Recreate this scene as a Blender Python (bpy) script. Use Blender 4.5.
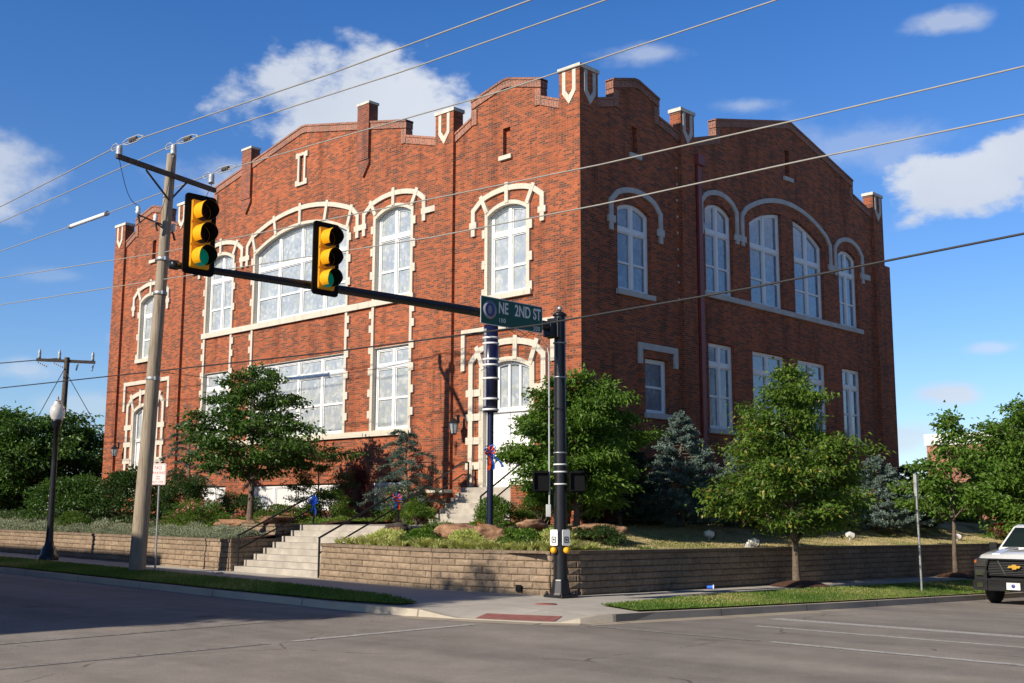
import bpy, bmesh, math, random
import numpy as np
from mathutils import Vector, Matrix
from mathutils.geometry import tessellate_polygon
R = math.radians
random.seed(7)
rng = np.random.default_rng(11)
for o in list(bpy.data.objects):
    bpy.data.objects.remove(o)
SC = bpy.context.scene
COL = SC.collection

# ------------------------------------------------------------------ camera
YAW, PITCH, ROLL = R(133.686), R(8.604), R(0.168)
fw = Vector((math.cos(YAW)*math.cos(PITCH), math.sin(YAW)*math.cos(PITCH), math.sin(PITCH)))
rt = Vector((math.sin(YAW), -math.cos(YAW), 0)); up = rt.cross(fw)
r2 = math.cos(ROLL)*rt + math.sin(ROLL)*up; u2 = -math.sin(ROLL)*rt + math.cos(ROLL)*up
cd = bpy.data.cameras.new('camera'); cam = bpy.data.objects.new('camera', cd); COL.objects.link(cam)
cam.matrix_world = Matrix(((r2.x, u2.x, -fw.x, 0), (r2.y, u2.y, -fw.y, 0), (r2.z, u2.z, -fw.z, 1.65), (0, 0, 0, 1)))
cd.sensor_width = 36; cd.lens = 1133.39/1024*36; cd.clip_end = 3000; cd.clip_start = 0.1
SC.camera = cam
# ------------------------------------------------------------------ light
SUN_AZ, SUN_EL = R(5), R(28)
SKY_STRENGTH, SUN_STRENGTH, EXPOSURE = 0.12, 5.0, 0.32
sdir = Vector((-math.sin(SUN_AZ)*math.cos(SUN_EL), -math.cos(SUN_AZ)*math.cos(SUN_EL), math.sin(SUN_EL)))
sl = bpy.data.lights.new('sun', 'SUN'); sl.energy = SUN_STRENGTH; sl.angle = R(0.5); sl.color = (1.0, 0.89, 0.74)
so = bpy.data.objects.new('sun', sl); COL.objects.link(so); so.rotation_euler = sdir.to_track_quat('Z', 'Y').to_euler()
SC.view_settings.view_transform = 'Standard'; SC.view_settings.look = 'None'
SC.view_settings.exposure = EXPOSURE; SC.view_settings.gamma = 1; SC.view_settings.use_curve_mapping = False

W = bpy.data.worlds.new('World'); SC.world = W; W.use_nodes = True
nt = W.node_tree; N = nt.nodes; L = nt.links; N.clear()
def nn(tree, t, **kw):
    n = tree.nodes.new(t)
    for k, v in kw.items(): setattr(n, k, v)
    return n
def math_(tree, op, a, b=None, clamp=False):
    n = tree.nodes.new('ShaderNodeMath'); n.operation = op; n.use_clamp = clamp
    for i, v in enumerate((a, b)):
        if v is None: continue
        if isinstance(v, (int, float)): n.inputs[i].default_value = v
        else: tree.links.new(v, n.inputs[i])
    return n.outputs[0]
sky = nn(nt, 'ShaderNodeTexSky', sky_type='NISHITA'); sky.sun_disc = False
sky.sun_elevation = SUN_EL; sky.sun_rotation = R(185); sky.altitude = 300; sky.air_density = 1.0; sky.dust_density = 0.35; sky.ozone_density = 2.2
geo = nn(nt, 'ShaderNodeTexCoord')
vn = geo.outputs['Generated']
nz = nn(nt, 'ShaderNodeTexNoise'); nz.inputs['Scale'].default_value = 13; nz.inputs['Detail'].default_value = 9; nz.inputs['Roughness'].default_value = 0.58
mp = nn(nt, 'ShaderNodeMapping'); mp.inputs['Scale'].default_value = (1, 1, 1.7); L.new(vn, mp.inputs['Vector']); L.new(mp.outputs[0], nz.inputs['Vector'])
nz2 = nn(nt, 'ShaderNodeTexNoise'); nz2.inputs['Scale'].default_value = 5; nz2.inputs['Detail'].default_value = 6; L.new(mp.outputs[0], nz2.inputs['Vector'])
wob = math_(nt, 'SUBTRACT', nz.outputs[0], 0.5)
# clouds: direction (azimuth, elevation, half width, half height in degrees), thickness
CLOUDS = [(141.3, 19.5, 6.8, 3.7, 1.5), (136.6, 19.0, 3.8, 2.7, 1.6), (146.5, 15.6, 5.5, 2.6, .6), (159.2, 15.0, 3.2, 2.4, .75), (111.0, 15.2, 3.4, 2.1, 1.6), (107.8, 16.4, 3.2, 1.9, 1.6),
          (116.5, 17.8, 6.0, 1.7, .38), (112.5, 5.6, 2.2, .7, .8), (110.5, 7.7, 1.6, .45, .55), (115.0, 3.6, 2.6, .9, .6), (157.0, 6.6, 2.2, .8, .5), (152.5, 8.3, 1.5, .6, .45), (158.5, 2.3, 3.5, 1.0, .7),
          (111.5, 22.8, 2.2, .7, .6), (126.5, 22.7, 2.6, .7, .5), (121.5, 20.0, 2.2, .6, .45), (154.5, 5.0, 2.5, .9, .45), (156, 11, 2.5, .6, .3),
          (60, 16, 9, 4, .9), (85, 10, 7, 2.2, .8), (30, 24, 9, 4, .8), (185, 14, 9, 3, .8), (215, 22, 8, 3.5, .7), (260, 15, 10, 3, .8), (310, 20, 10, 4, .8)]
total = None
for az, el, ra, rb, k in CLOUDS:
    a, e = R(az), R(el)
    d = Vector((math.cos(a)*math.cos(e), math.sin(a)*math.cos(e), math.sin(e)))
    rr = Vector((math.sin(a), -math.cos(a), 0)); uu = rr.cross(d)
    def dot(v):
        n = nn(nt, 'ShaderNodeVectorMath', operation='DOT_PRODUCT'); L.new(vn, n.inputs[0]); n.inputs[1].default_value = v; return n.outputs['Value']
    x = math_(nt, 'MULTIPLY', dot(rr), 1/math.radians(ra)); y = math_(nt, 'MULTIPLY', dot(uu), 1/math.radians(rb))
    q = math_(nt, 'ADD', math_(nt, 'MULTIPLY', x, x), math_(nt, 'MULTIPLY', y, y))
    m = math_(nt, 'SUBTRACT', 1.0, math_(nt, 'SQRT', q))
    m = math_(nt, 'ADD', m, math_(nt, 'MULTIPLY', wob, 2.3))
    m = math_(nt, 'MULTIPLY', m, 1.5, clamp=True)
    front = math_(nt, 'GREATER_THAN', dot(d), 0.3)
    m = math_(nt, 'MULTIPLY', math_(nt, 'MULTIPLY', m, front), k)
    total = m if total is None else math_(nt, 'MAXIMUM', total, m)
sm = nn(nt, 'ShaderNodeMapRange', interpolation_type='SMOOTHSTEP'); L.new(total, sm.inputs[0])
cr = nn(nt, 'ShaderNodeMixRGB'); cr.inputs[1].default_value = (3.2, 3.7, 4.6, 1); cr.inputs[2].default_value = (6.0, 6.2, 6.5, 1)
L.new(math_(nt, 'MULTIPLY', nz2.outputs[0], 1.0, clamp=True), cr.inputs[0])
mx = nn(nt, 'ShaderNodeMixRGB'); L.new(math_(nt, 'MULTIPLY', sm.outputs[0], .92), mx.inputs[0])
tintn = nn(nt, 'ShaderNodeMixRGB', blend_type='MULTIPLY'); tintn.inputs[0].default_value = 1; L.new(sky.outputs[0], tintn.inputs[1])
sxyz = nn(nt, 'ShaderNodeSeparateXYZ'); L.new(vn, sxyz.inputs[0])
skr = nn(nt, 'ShaderNodeValToRGB'); el_ = skr.color_ramp.elements; el_.new(.5); el_.new(.6); el_.new(.8)
for e_, (p_, c_) in zip(el_, [(0.0, (.74, .80, .94)), (.15, (.54, .73, 1.0)), (.42, (.30, .63, 1.04)), (.56, (.15, .29, .46)), (1, (.08, .14, .22))]): e_.position = p_; e_.color = (*c_, 1)
L.new(sxyz.outputs[2], skr.inputs[0]); L.new(skr.outputs[0], tintn.inputs[2])
L.new(tintn.outputs[0], mx.inputs[1]); L.new(cr.outputs[0], mx.inputs[2])
bg = nn(nt, 'ShaderNodeBackground'); bg.inputs[1].default_value = SKY_STRENGTH; L.new(mx.outputs[0], bg.inputs[0])
ow = nn(nt, 'ShaderNodeOutputWorld'); L.new(bg.outputs[0], ow.inputs[0])

# ------------------------------------------------------------------ helpers
ORG = {}
def props(o, label=None, cat=None, group=None, kind=None):
    if label: o['label'] = label
    if cat: o['category'] = cat
    if group: o['group'] = group
    if kind: o['kind'] = kind
    return o
def thing(name, label, cat, loc=(0, 0, 0), group=None, rz=0, local=False):
    o = bpy.data.objects.new(name, None); COL.objects.link(o); o.empty_display_size = .2
    o.location = loc; o.rotation_euler = (0, 0, rz); ORG[o.name] = Vector((0, 0, 0)) if local else Vector(loc)
    return props(o, label, cat, group)
def copy_tree(o, loc=None, rz=None, label=None, group=None, parent=None):
    c = o.copy(); COL.objects.link(c); c.parent = parent; ORG[c.name] = ORG.get(o.name, Vector())
    if loc is not None: c.location = loc
    if rz is not None: c.rotation_euler = (0, 0, rz)
    if label: c['label'] = label
    if group: c['group'] = group
    for ch in [x for x in COL.objects if x.parent is o]: copy_tree(ch, parent=c)
    return c
class MB:
    def __init__(s): s.v = []; s.f = []; s.sm = []
    def add(s, vs, fs, smooth=False):
        b = len(s.v); s.v += [tuple(p) for p in vs]; s.f += [tuple(b+i for i in f) for f in fs]; s.sm += [smooth]*len(fs); return s
    def box(s, c, d, rz=0, M=None):
        vs = [Vector((sx*d[0]/2, sy*d[1]/2, sz*d[2]/2)) for sx in (-1, 1) for sy in (-1, 1) for sz in (-1, 1)]
        if M is None: M = Matrix.Rotation(rz, 3, 'Z')
        vs = [M @ p + Vector(c) for p in vs]
        return s.add(vs, [(0, 1, 3, 2), (4, 6, 7, 5), (0, 4, 5, 1), (2, 3, 7, 6), (0, 2, 6, 4), (1, 5, 7, 3)])
    def rng(s, x0, x1, y0, y1, z0, z1): return s.box(((x0+x1)/2, (y0+y1)/2, (z0+z1)/2), (abs(x1-x0), abs(y1-y0), abs(z1-z0)))
    def tube(s, pts, rad, n=8, caps=True, smooth=True):
        pts = [Vector(p) for p in pts]; m = len(pts)
        if not hasattr(rad, '__len__'): rad = [rad]*m
        rings = []; prev = None
        for i, p in enumerate(pts):
            t = (pts[min(i+1, m-1)]-pts[max(i-1, 0)])
            t = t.normalized() if t.length > 1e-9 else Vector((0, 0, 1))
            a = prev if prev is not None else (Vector((1, 0, 0)) if abs(t.x) < .9 else Vector((0, 1, 0)))
            a = (a - t*a.dot(t)).normalized(); prev = a; b = t.cross(a)
            rings.append([p + (a*math.cos(2*math.pi*k/n)+b*math.sin(2*math.pi*k/n))*rad[i] for k in range(n)])
        vs = [q for r_ in rings for q in r_]
        fs = [(i*n+k, i*n+(k+1) % n, (i+1)*n+(k+1) % n, (i+1)*n+k) for i in range(m-1) for k in range(n)]
        s.add(vs, fs, smooth)
        if caps:
            s.add(rings[0], [tuple(range(n-1, -1, -1))]); s.add(rings[-1], [tuple(range(n))])
        return s
    def lathe(s, c, prof, n=16, axis='Z', smooth=True):
        c = Vector(c); vs = []
        for r_, h in prof:
            for k in range(n):
                a = 2*math.pi*k/n; p = (math.cos(a)*r_, math.sin(a)*r_, h)
                if axis == 'X': p = (h, p[0], p[1])
                if axis == 'Y': p = (p[0], h, p[1])
                vs.append(c+Vector(p))
        m = len(prof)
        fs = [(i*n+k, i*n+(k+1) % n, (i+1)*n+(k+1) % n, (i+1)*n+k) for i in range(m-1) for k in range(n)]
        return s.add(vs, fs, smooth)
    def prism(s, polys, w0, w1, mp_):
        """polygon (outer, then holes) in u,v extruded from w0 to w1"""
        P = [[Vector((a, b, 0)) for a, b in poly] for poly in polys]
        flat = [p for poly in P for p in poly]; n = len(flat)
        tris = tessellate_polygon(P)
        vs = [mp_(p.x, p.y, w0) for p in flat]+[mp_(p.x, p.y, w1) for p in flat]
        fs = [tuple(t) for t in tris]+[tuple(i+n for i in reversed(t)) for t in tris]
        b = 0
        for poly in P:
            k = len(poly)
            fs += [(b+i, b+(i+1) % k, n+b+(i+1) % k, n+b+i) for i in range(k)]; b += k
        return s.add(vs, fs)
    def build(s, name, mat, parent=None, local=False):
        off = Vector((0, 0, 0)) if (parent is None or local) else ORG.get(parent.name, Vector())
        me = bpy.data.meshes.new(name); me.from_pydata([tuple(Vector(p)-off) for p in s.v], [], s.f)
        me.polygons.foreach_set('use_smooth', s.sm)
        bm = bmesh.new(); bm.from_mesh(me); bmesh.ops.recalc_face_normals(bm, faces=bm.faces); bm.to_mesh(me); bm.free()
        me.materials.append(mat); me.update()
        o = bpy.data.objects.new(name, me); COL.objects.link(o)
        if parent is not None:
            o.parent = parent; ORG[o.name] = Vector((0, 0, 0))
            # a sub-part's origin is its thing's origin
            ORG[o.name] = off if not local else Vector((0, 0, 0))
        return o
def bevel(o, w, seg=2):
    m = o.modifiers.new('bevel', 'BEVEL'); m.width = w; m.segments = seg; m.limit_method = 'ANGLE'; m.angle_limit = R(40); return o
def text_mesh(mb, txt, size, place, xs=1.0, depth=.004, align='LEFT'):
    cu = bpy.data.curves.new('t', 'FONT'); cu.body = txt; cu.size = size; cu.extrude = depth; cu.align_x = align; cu.offset = size*.02 if size > .15 else 0; cu.space_character = 1.0 if size > .15 else 1.15
    ob = bpy.data.objects.new('t', cu); COL.objects.link(ob)
    dg = bpy.context.evaluated_depsgraph_get(); me = bpy.data.meshes.new_from_object(ob.evaluated_get(dg))
    mb.add([place(v.co.x*xs, v.co.y, v.co.z) for v in me.vertices], [tuple(p.vertices) for p in me.polygons])
    bpy.data.objects.remove(ob); bpy.data.curves.remove(cu); bpy.data.meshes.remove(me)
def np_mesh(name, V, F, mat, parent=None, tint=None, smooth=False):
    off = np.array(ORG[parent.name]) if parent is not None and parent.name in ORG else np.zeros(3)
    me = bpy.data.meshes.new(name); V = (V-off).astype(np.float32); k = F.shape[1]
    me.vertices.add(len(V)); me.vertices.foreach_set('co', V.ravel())
    me.loops.add(F.size); me.loops.foreach_set('vertex_index', F.ravel().astype(np.int32))
    me.polygons.add(len(F)); me.polygons.foreach_set('loop_start', np.arange(0, F.size, k, dtype=np.int32))
    try: me.polygons.foreach_set('loop_total', np.full(len(F), k, dtype=np.int32))
    except Exception: pass
    me.update(calc_edges=True)
    if tint is not None:
        at = me.attributes.new('tint', 'FLOAT', 'FACE'); at.data.foreach_set('value', tint.astype(np.float32))
    me.polygons.foreach_set('use_smooth', np.full(len(F), smooth))
    me.materials.append(mat)
    o = bpy.data.objects.new(name, me); COL.objects.link(o)
    if parent is not None: o.parent = parent; ORG[o.name] = Vector(off)
    return o

# ------------------------------------------------------------------ materials
def newmat(name):
    m = bpy.data.materials.new(name); m.use_nodes = True; t = m.node_tree; b = t.nodes['Principled BSDF']; return m, t, b
def ramp(t, fac, stops):
    n = t.nodes.new('ShaderNodeValToRGB'); el = n.color_ramp.elements
    while len(el) < len(stops): el.new(.5)
    for e, (p, c) in zip(el, stops): e.position = p; e.color = (*c, 1)
    t.links.new(fac, n.inputs[0]); return n.outputs[0]
def noise(t, scale, detail=4, rough=.55, vec=None):
    n = t.nodes.new('ShaderNodeTexNoise'); n.inputs['Scale'].default_value = scale; n.inputs['Detail'].default_value = detail; n.inputs['Roughness'].default_value = rough
    if vec is None:
        g = t.nodes.new('ShaderNodeNewGeometry'); vec = g.outputs['Position']
    t.links.new(vec, n.inputs['Vector']); return n.outputs[0]
def bump(t, b, h, strength, dist=.01):
    n = t.nodes.new('ShaderNodeBump'); n.inputs['Strength'].default_value = strength; n.inputs['Distance'].default_value = dist
    t.links.new(h, n.inputs['Height']); t.links.new(n.outputs[0], b.inputs['Normal'])
def mixc(t, fac, a, b_, mode='MIX'):
    n = t.nodes.new('ShaderNodeMixRGB'); n.blend_type = mode
    for i, v in enumerate((fac, a, b_)):
        if isinstance(v, (int, float)): n.inputs[i].default_value = v
        elif isinstance(v, tuple): n.inputs[i].default_value = (*v, 1)
        else: t.links.new(v, n.inputs[i])
    return n.outputs[0]
def simple(name, col, rough=.5, metal=0, var=.15, scale=6, spec=.5, bmp=0, bscale=40):
    m, t, b = newmat(name); b.inputs['Roughness'].default_value = rough; b.inputs['Metallic'].default_value = metal
    b.inputs['Specular IOR Level'].default_value = spec
    nzz = noise(t, scale, 5)
    lo = tuple(max(0, c*(1-var)) for c in col); hi = tuple(min(1, c*(1+var)) for c in col)
    t.links.new(ramp(t, nzz, [(.3, lo), (.7, hi)]), b.inputs['Base Color'])
    if bmp: bump(t, b, noise(t, bscale, 4), bmp)
    return m
def wallvec(t):
    g = t.nodes.new('ShaderNodeNewGeometry'); s = t.nodes.new('ShaderNodeSeparateXYZ'); t.links.new(g.outputs['Position'], s.inputs[0])
    sn = t.nodes.new('ShaderNodeSeparateXYZ'); t.links.new(g.outputs['True Normal'], sn.inputs[0])
    f = math_(t, 'GREATER_THAN', math_(t, 'ABSOLUTE', sn.outputs[0]), math_(t, 'ABSOLUTE', sn.outputs[1]))
    u = math_(t, 'ADD', math_(t, 'MULTIPLY', s.outputs[0], math_(t, 'SUBTRACT', 1.0, f)), math_(t, 'MULTIPLY', s.outputs[1], f))
    c = t.nodes.new('ShaderNodeCombineXYZ'); t.links.new(u, c.inputs[0]); t.links.new(s.outputs[2], c.inputs[1]); return c.outputs[0]
def brickmat(name, c1, c2, mortar, bw=.215, bh=.0677, ms=.007, rot=False, extra=.5):
    m, t, b = newmat(name); v = wallvec(t)
    if rot:
        r_ = t.nodes.new('ShaderNodeMapping'); r_.inputs['Rotation'].default_value = (0, 0, R(90)); t.links.new(v, r_.inputs[0]); v = r_.outputs[0]
    sv = t.nodes.new('ShaderNodeSeparateXYZ'); t.links.new(v, sv.inputs[0])
    row = math_(t, 'FLOOR', math_(t, 'DIVIDE', sv.outputs[1], bh)); odd = math_(t, 'FRACT', math_(t, 'MULTIPLY', row, .5))
    colm = math_(t, 'FLOOR', math_(t, 'SUBTRACT', math_(t, 'DIVIDE', sv.outputs[0], bw), odd)); cid = t.nodes.new('ShaderNodeCombineXYZ'); t.links.new(row, cid.inputs[0]); t.links.new(colm, cid.inputs[1])
    wn = t.nodes.new('ShaderNodeTexWhiteNoise'); wn.noise_dimensions = '2D'; t.links.new(cid.outputs[0], wn.inputs['Vector'])
    k = t.nodes.new('ShaderNodeTexBrick'); t.links.new(v, k.inputs['Vector']); k.inputs['Scale'].default_value = 1
    k.inputs['Brick Width'].default_value = bw; k.inputs['Row Height'].default_value = bh; k.inputs['Mortar Size'].default_value = ms
    k.inputs['Mortar Smooth'].default_value = .3; k.inputs['Bias'].default_value = 0
    k.inputs['Color1'].default_value = (0, 0, 0, 1); k.inputs['Color2'].default_value = (1, 1, 1, 1); k.inputs['Mortar'].default_value = (.5, .5, .5, 1)
    mid = tuple((a+b_)/2 for a, b_ in zip(c1, c2))
    cc = ramp(t, wn.outputs['Value'], [(0, c2), (.13, tuple(.8*x+.2*y for x, y in zip(c2, c1))), (.36, tuple(.45*x+.55*y for x, y in zip(c2, c1))), (.6, c1), (1, tuple(min(1, x*1.3) for x in c1))])
    big = noise(t, .35, 6, .6)
    cc = mixc(t, 1.0, cc, ramp(t, big, [(.3, (.78, .77, .78)), (.7, (1.14, 1.12, 1.08))]), 'MULTIPLY')
    fine = noise(t, 26, 3)
    cc = mixc(t, 1.0, cc, ramp(t, fine, [(.3, (.86, .86, .86)), (.7, (1.12, 1.12, 1.12))]), 'MULTIPLY')
    cc = mixc(t, k.outputs['Fac'], cc, mortar)
    stv = t.nodes.new('ShaderNodeMapping'); stv.inputs['Scale'].default_value = (1.6, .16, 1); t.links.new(v, stv.inputs[0])
    cc = mixc(t, 1.0, cc, ramp(t, noise(t, 1.0, 7, .65, stv.outputs[0]), [(.28, (.52, .50, .50)), (.5, (1, 1, 1)), (.8, (1.1, 1.08, 1.05))]), 'MULTIPLY')
    t.links.new(cc, b.inputs['Base Color']); b.inputs['Roughness'].default_value = .85; b.inputs['Specular IOR Level'].default_value = .25
    h = math_(t, 'ADD', math_(t, 'MULTIPLY', k.outputs['Fac'], -1.0), math_(t, 'MULTIPLY', fine, .5))
    bump(t, b, h, .6, .008)
    return m
M = {}
M['brick'] = brickmat('red_brick', (.35, .085, .030), (.115, .048, .033), (.28, .17, .115), ms=.008)
M['brick_rim'] = brickmat('brick_on_edge', (.33, .10, .055), (.20, .085, .06), (.33, .26, .21), bw=.21, bh=.07, ms=.012, rot=True)
M['brick_mid'] = brickmat('burnt_brick', (.27, .075, .04), (.13, .055, .042), (.27, .18, .14), ms=.008)
M['brick_dark'] = brickmat('dark_brick', (.17, .05, .035), (.08, .035, .03), (.12, .09, .08))
M['brick_far'] = brickmat('pink_brick', (.42, .17, .13), (.34, .14, .11), (.4, .25, .2), extra=.2)
M['stone'] = simple('cream_stone', (.60, .55, .455), .8, var=.10, scale=2.2, bmp=.2, bscale=25, spec=.2)
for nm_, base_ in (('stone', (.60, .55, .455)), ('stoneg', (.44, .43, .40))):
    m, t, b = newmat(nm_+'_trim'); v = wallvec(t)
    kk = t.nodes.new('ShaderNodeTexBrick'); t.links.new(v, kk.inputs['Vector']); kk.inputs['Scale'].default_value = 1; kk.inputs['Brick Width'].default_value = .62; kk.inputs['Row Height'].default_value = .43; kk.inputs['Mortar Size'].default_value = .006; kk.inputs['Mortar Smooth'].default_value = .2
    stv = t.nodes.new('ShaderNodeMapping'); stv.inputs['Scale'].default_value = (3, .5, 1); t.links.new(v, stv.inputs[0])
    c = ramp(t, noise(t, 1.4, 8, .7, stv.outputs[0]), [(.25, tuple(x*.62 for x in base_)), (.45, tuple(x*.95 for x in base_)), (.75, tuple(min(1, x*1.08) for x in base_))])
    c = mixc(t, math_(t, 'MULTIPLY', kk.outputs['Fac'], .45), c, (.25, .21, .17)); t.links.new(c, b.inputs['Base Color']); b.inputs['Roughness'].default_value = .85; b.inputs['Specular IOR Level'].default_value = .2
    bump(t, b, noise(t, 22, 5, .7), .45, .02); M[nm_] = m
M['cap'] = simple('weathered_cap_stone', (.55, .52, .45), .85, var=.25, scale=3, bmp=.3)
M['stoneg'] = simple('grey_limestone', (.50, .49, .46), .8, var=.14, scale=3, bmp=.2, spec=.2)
M['white'] = simple('white_paint', (.80, .81, .80), .45, var=.04, scale=4)
M['roof'] = simple('tar_roof', (.08, .08, .08), .9)
M['pipe'] = simple('red_pipe_paint', (.22, .045, .035), .5)
M['blackmetal'] = simple('black_metal', (.010, .011, .014), .35, var=.3, spec=.5)
M['blackplate'] = simple('matte_black', (.006, .006, .007), .7, spec=.12)
M['yellow'] = simple('signal_yellow', (.83, .40, .012), .38, var=.06)
M['grey'] = simple('galvanized', (.36, .37, .38), .45, metal=.6, var=.15, scale=20)
M['greywire'] = simple('weathered_wire', (.30, .29, .26), .6, var=.1)
M['darkwire'] = simple('dark_cable', (.02, .02, .022), .6)
M['porcelain'] = simple('grey_porcelain', (.40, .43, .46), .3, var=.08)
M['whiteporc'] = simple('white_porcelain', (.7, .7, .68), .3)
M['signgreen'] = simple('sign_green', (.004, .085, .058), .5, var=.05)
M['signwhite'] = simple('sign_white', (.72, .73, .72), .5, var=.05)
M['signred'] = simple('sign_red', (.55, .02, .03), .5)
M['signblue'] = simple('seal_blue', (.04, .05, .22), .5)
M['signgrey'] = simple('seal_grey', (.24, .25, .30), .5)
M['navy'] = simple('navy_paint', (.008, .011, .042), .3, var=.1)
M['rib_blue'] = simple('blue_ribbon', (.02, .12, .62), .4)
M['rib_orange'] = simple('orange_ribbon', (.80, .09, .015), .4)
M['concrete_step'] = simple('step_concrete', (.37, .34, .295), .85, var=.2, scale=3, bmp=.3)
M['plastic_grey'] = simple('grey_box', (.45, .46, .46), .5)
M['lens_g'], _t, _b = newmat('green_lens'); _b.inputs['Base Color'].default_value = (.0, .16, .115, 1); _b.inputs['Roughness'].default_value = .2
_b.inputs['Emission Color'].default_value = (0, .5, .32, 1); _b.inputs['Emission Strength'].default_value = .12
M['lens_d'] = simple('dark_lens', (.03, .012, .01), .2)

# wood pole
m, t, b = newmat('pole_wood'); g = t.nodes.new('ShaderNodeNewGeometry'); mpn = t.nodes.new('ShaderNodeMapping'); mpn.inputs['Scale'].default_value = (14, 14, .8); t.links.new(g.outputs['Position'], mpn.inputs[0])
w_ = noise(t, 2.0, 8, .65, mpn.outputs[0]); t.links.new(ramp(t, w_, [(.3, (.15, .115, .08)), (.5, (.30, .245, .18)), (.7, (.38, .32, .25))]), b.inputs['Base Color']); b.inputs['Roughness'].default_value = .9; bump(t, b, w_, .5, .02); M['wood'] = m
m, t, b = newmat('dark_timber'); w_ = noise(t, 12, 6); t.links.new(ramp(t, w_, [(.3, (.05, .04, .035)), (.7, (.13, .105, .085))]), b.inputs['Base Color']); b.inputs['Roughness'].default_value = .9; M['timber'] = m
# bark
m, t, b = newmat('bark'); w_ = noise(t, 18, 8, .7); t.links.new(ramp(t, w_, [(.3, (.07, .05, .035)), (.7, (.20, .155, .115))]), b.inputs['Base Color']); b.inputs['Roughness'].default_value = .95; bump(t, b, w_, .7, .03); M['bark'] = m
# glass panes with pale leaded colours
def panemat(name, base, light, tintamt, rough):
    m, t, b = newmat(name); v = wallvec(t)
    vo = t.nodes.new('ShaderNodeTexVoronoi'); vo.inputs['Scale'].default_value = 7.5; t.links.new(v, vo.inputs['Vector'])
    hs = t.nodes.new('ShaderNodeSeparateColor'); t.links.new(vo.outputs['Color'], hs.inputs[0])
    c = ramp(t, hs.outputs[0], [(0, tuple(x*f for x, f in zip(base, (.85, 1.0, 1.12)))), (.35, base), (.62, light), (.84, tuple(x*f for x, f in zip(base, (1.05, 1.1, .72)))), (1, tuple(x*f for x, f in zip(base, (.8, .95, 1.25))))])
    n1 = noise(t, 1.6, 5, .6, v); c = mixc(t, tintamt, ramp(t, n1, [(.3, base), (.7, light)]), c)
    ed = t.nodes.new('ShaderNodeTexVoronoi'); ed.feature = 'DISTANCE_TO_EDGE'; ed.inputs['Scale'].default_value = 7.5; t.links.new(v, ed.inputs['Vector'])
    ln = math_(t, 'LESS_THAN', ed.outputs['Distance'], .035)
    c = mixc(t, math_(t, 'MULTIPLY', ln, .2), c, (.16, .17, .18))
    t.links.new(c, b.inputs['Base Color']); b.inputs['Roughness'].default_value = rough; b.inputs['Specular IOR Level'].default_value = .8
    b.inputs['Coat Weight'].default_value = .6; b.inputs['Coat Roughness'].default_value = .06
    bump(t, b, noise(t, 3, 2), .12, .02); return m
M['pane'] = panemat('pale_leaded_glass', (.29, .32, .35), (.56, .58, .57), .5, .2)
M['pane_b'] = panemat('shade_tinted_leaded_glass', (.10, .13, .17), (.25, .30, .37), .45, .12)  # same glass, with shade and bluish sky reflection put into its colour
# asphalt
m, t, b = newmat('asphalt')
n1 = noise(t, 90, 3, .7); n2 = noise(t, .25, 6, .65); n3 = noise(t, 2.2, 6, .6); vo = t.nodes.new('ShaderNodeTexVoronoi'); vo.inputs['Scale'].default_value = 60
g = t.nodes.new('ShaderNodeNewGeometry'); t.links.new(g.outputs['Position'], vo.inputs['Vector'])
c = ramp(t, n1, [(.3, (.155, .138, .122)), (.5, (.26, .236, .21)), (.66, (.40, .37, .34)), (.78, (.56, .53, .49))])
c = mixc(t, 1.0, c, ramp(t, n2, [(.3, (.78, .78, .80)), (.7, (1.16, 1.14, 1.12))]), 'MULTIPLY')
c = mixc(t, 1.0, c, ramp(t, n3, [(.3, (.88, .88, .88)), (.7, (1.1, 1.1, 1.1))]), 'MULTIPLY')
ty = t.nodes.new('ShaderNodeMapping'); ty.inputs['Scale'].default_value = (.06, .75, 1); t.links.new(g.outputs['Position'], ty.inputs[0])
c = mixc(t, 1.0, c, ramp(t, noise(t, 1.0, 5, .6, ty.outputs[0]), [(.35, (.80, .79, .79)), (.55, (1.03, 1.03, 1.03)), (.75, (1.1, 1.1, 1.1))]), 'MULTIPLY')
c = mixc(t, 1.0, c, ramp(t, noise(t, .9, 3, .5), [(.22, (.62, .61, .60)), (.32, (1, 1, 1))]), 'MULTIPLY')
# cracks: warped cell borders
wv = t.nodes.new('ShaderNodeMixRGB'); wv.blend_type = 'ADD'; wv.inputs[0].default_value = .8; t.links.new(g.outputs['Position'], wv.inputs[1])
nw = t.nodes.new('ShaderNodeTexNoise'); nw.inputs['Scale'].default_value = 1.1; nw.inputs['Detail'].default_value = 6; t.links.new(g.outputs['Position'], nw.inputs['Vector']); t.links.new(nw.outputs['Color'], wv.inputs[2])
cv = t.nodes.new('ShaderNodeTexVoronoi'); cv.feature = 'DISTANCE_TO_EDGE'; cv.inputs['Scale'].default_value = .16; t.links.new(wv.outputs[0], cv.inputs['Vector'])
crk = math_(t, 'MULTIPLY', math_(t, 'LESS_THAN', cv.outputs['Distance'], .0026), math_(t, 'GREATER_THAN', noise(t, .5, 3), .50))
c = mixc(t, math_(t, 'MULTIPLY', crk, .6), c, (.045, .04, .038))
t.links.new(c, b.inputs['Base Color']); b.inputs['Roughness'].default_value = .9; b.inputs['Specular IOR Level'].default_value = .3
bump(t, b, n1, .5, .01); M['asphalt'] = m
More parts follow.
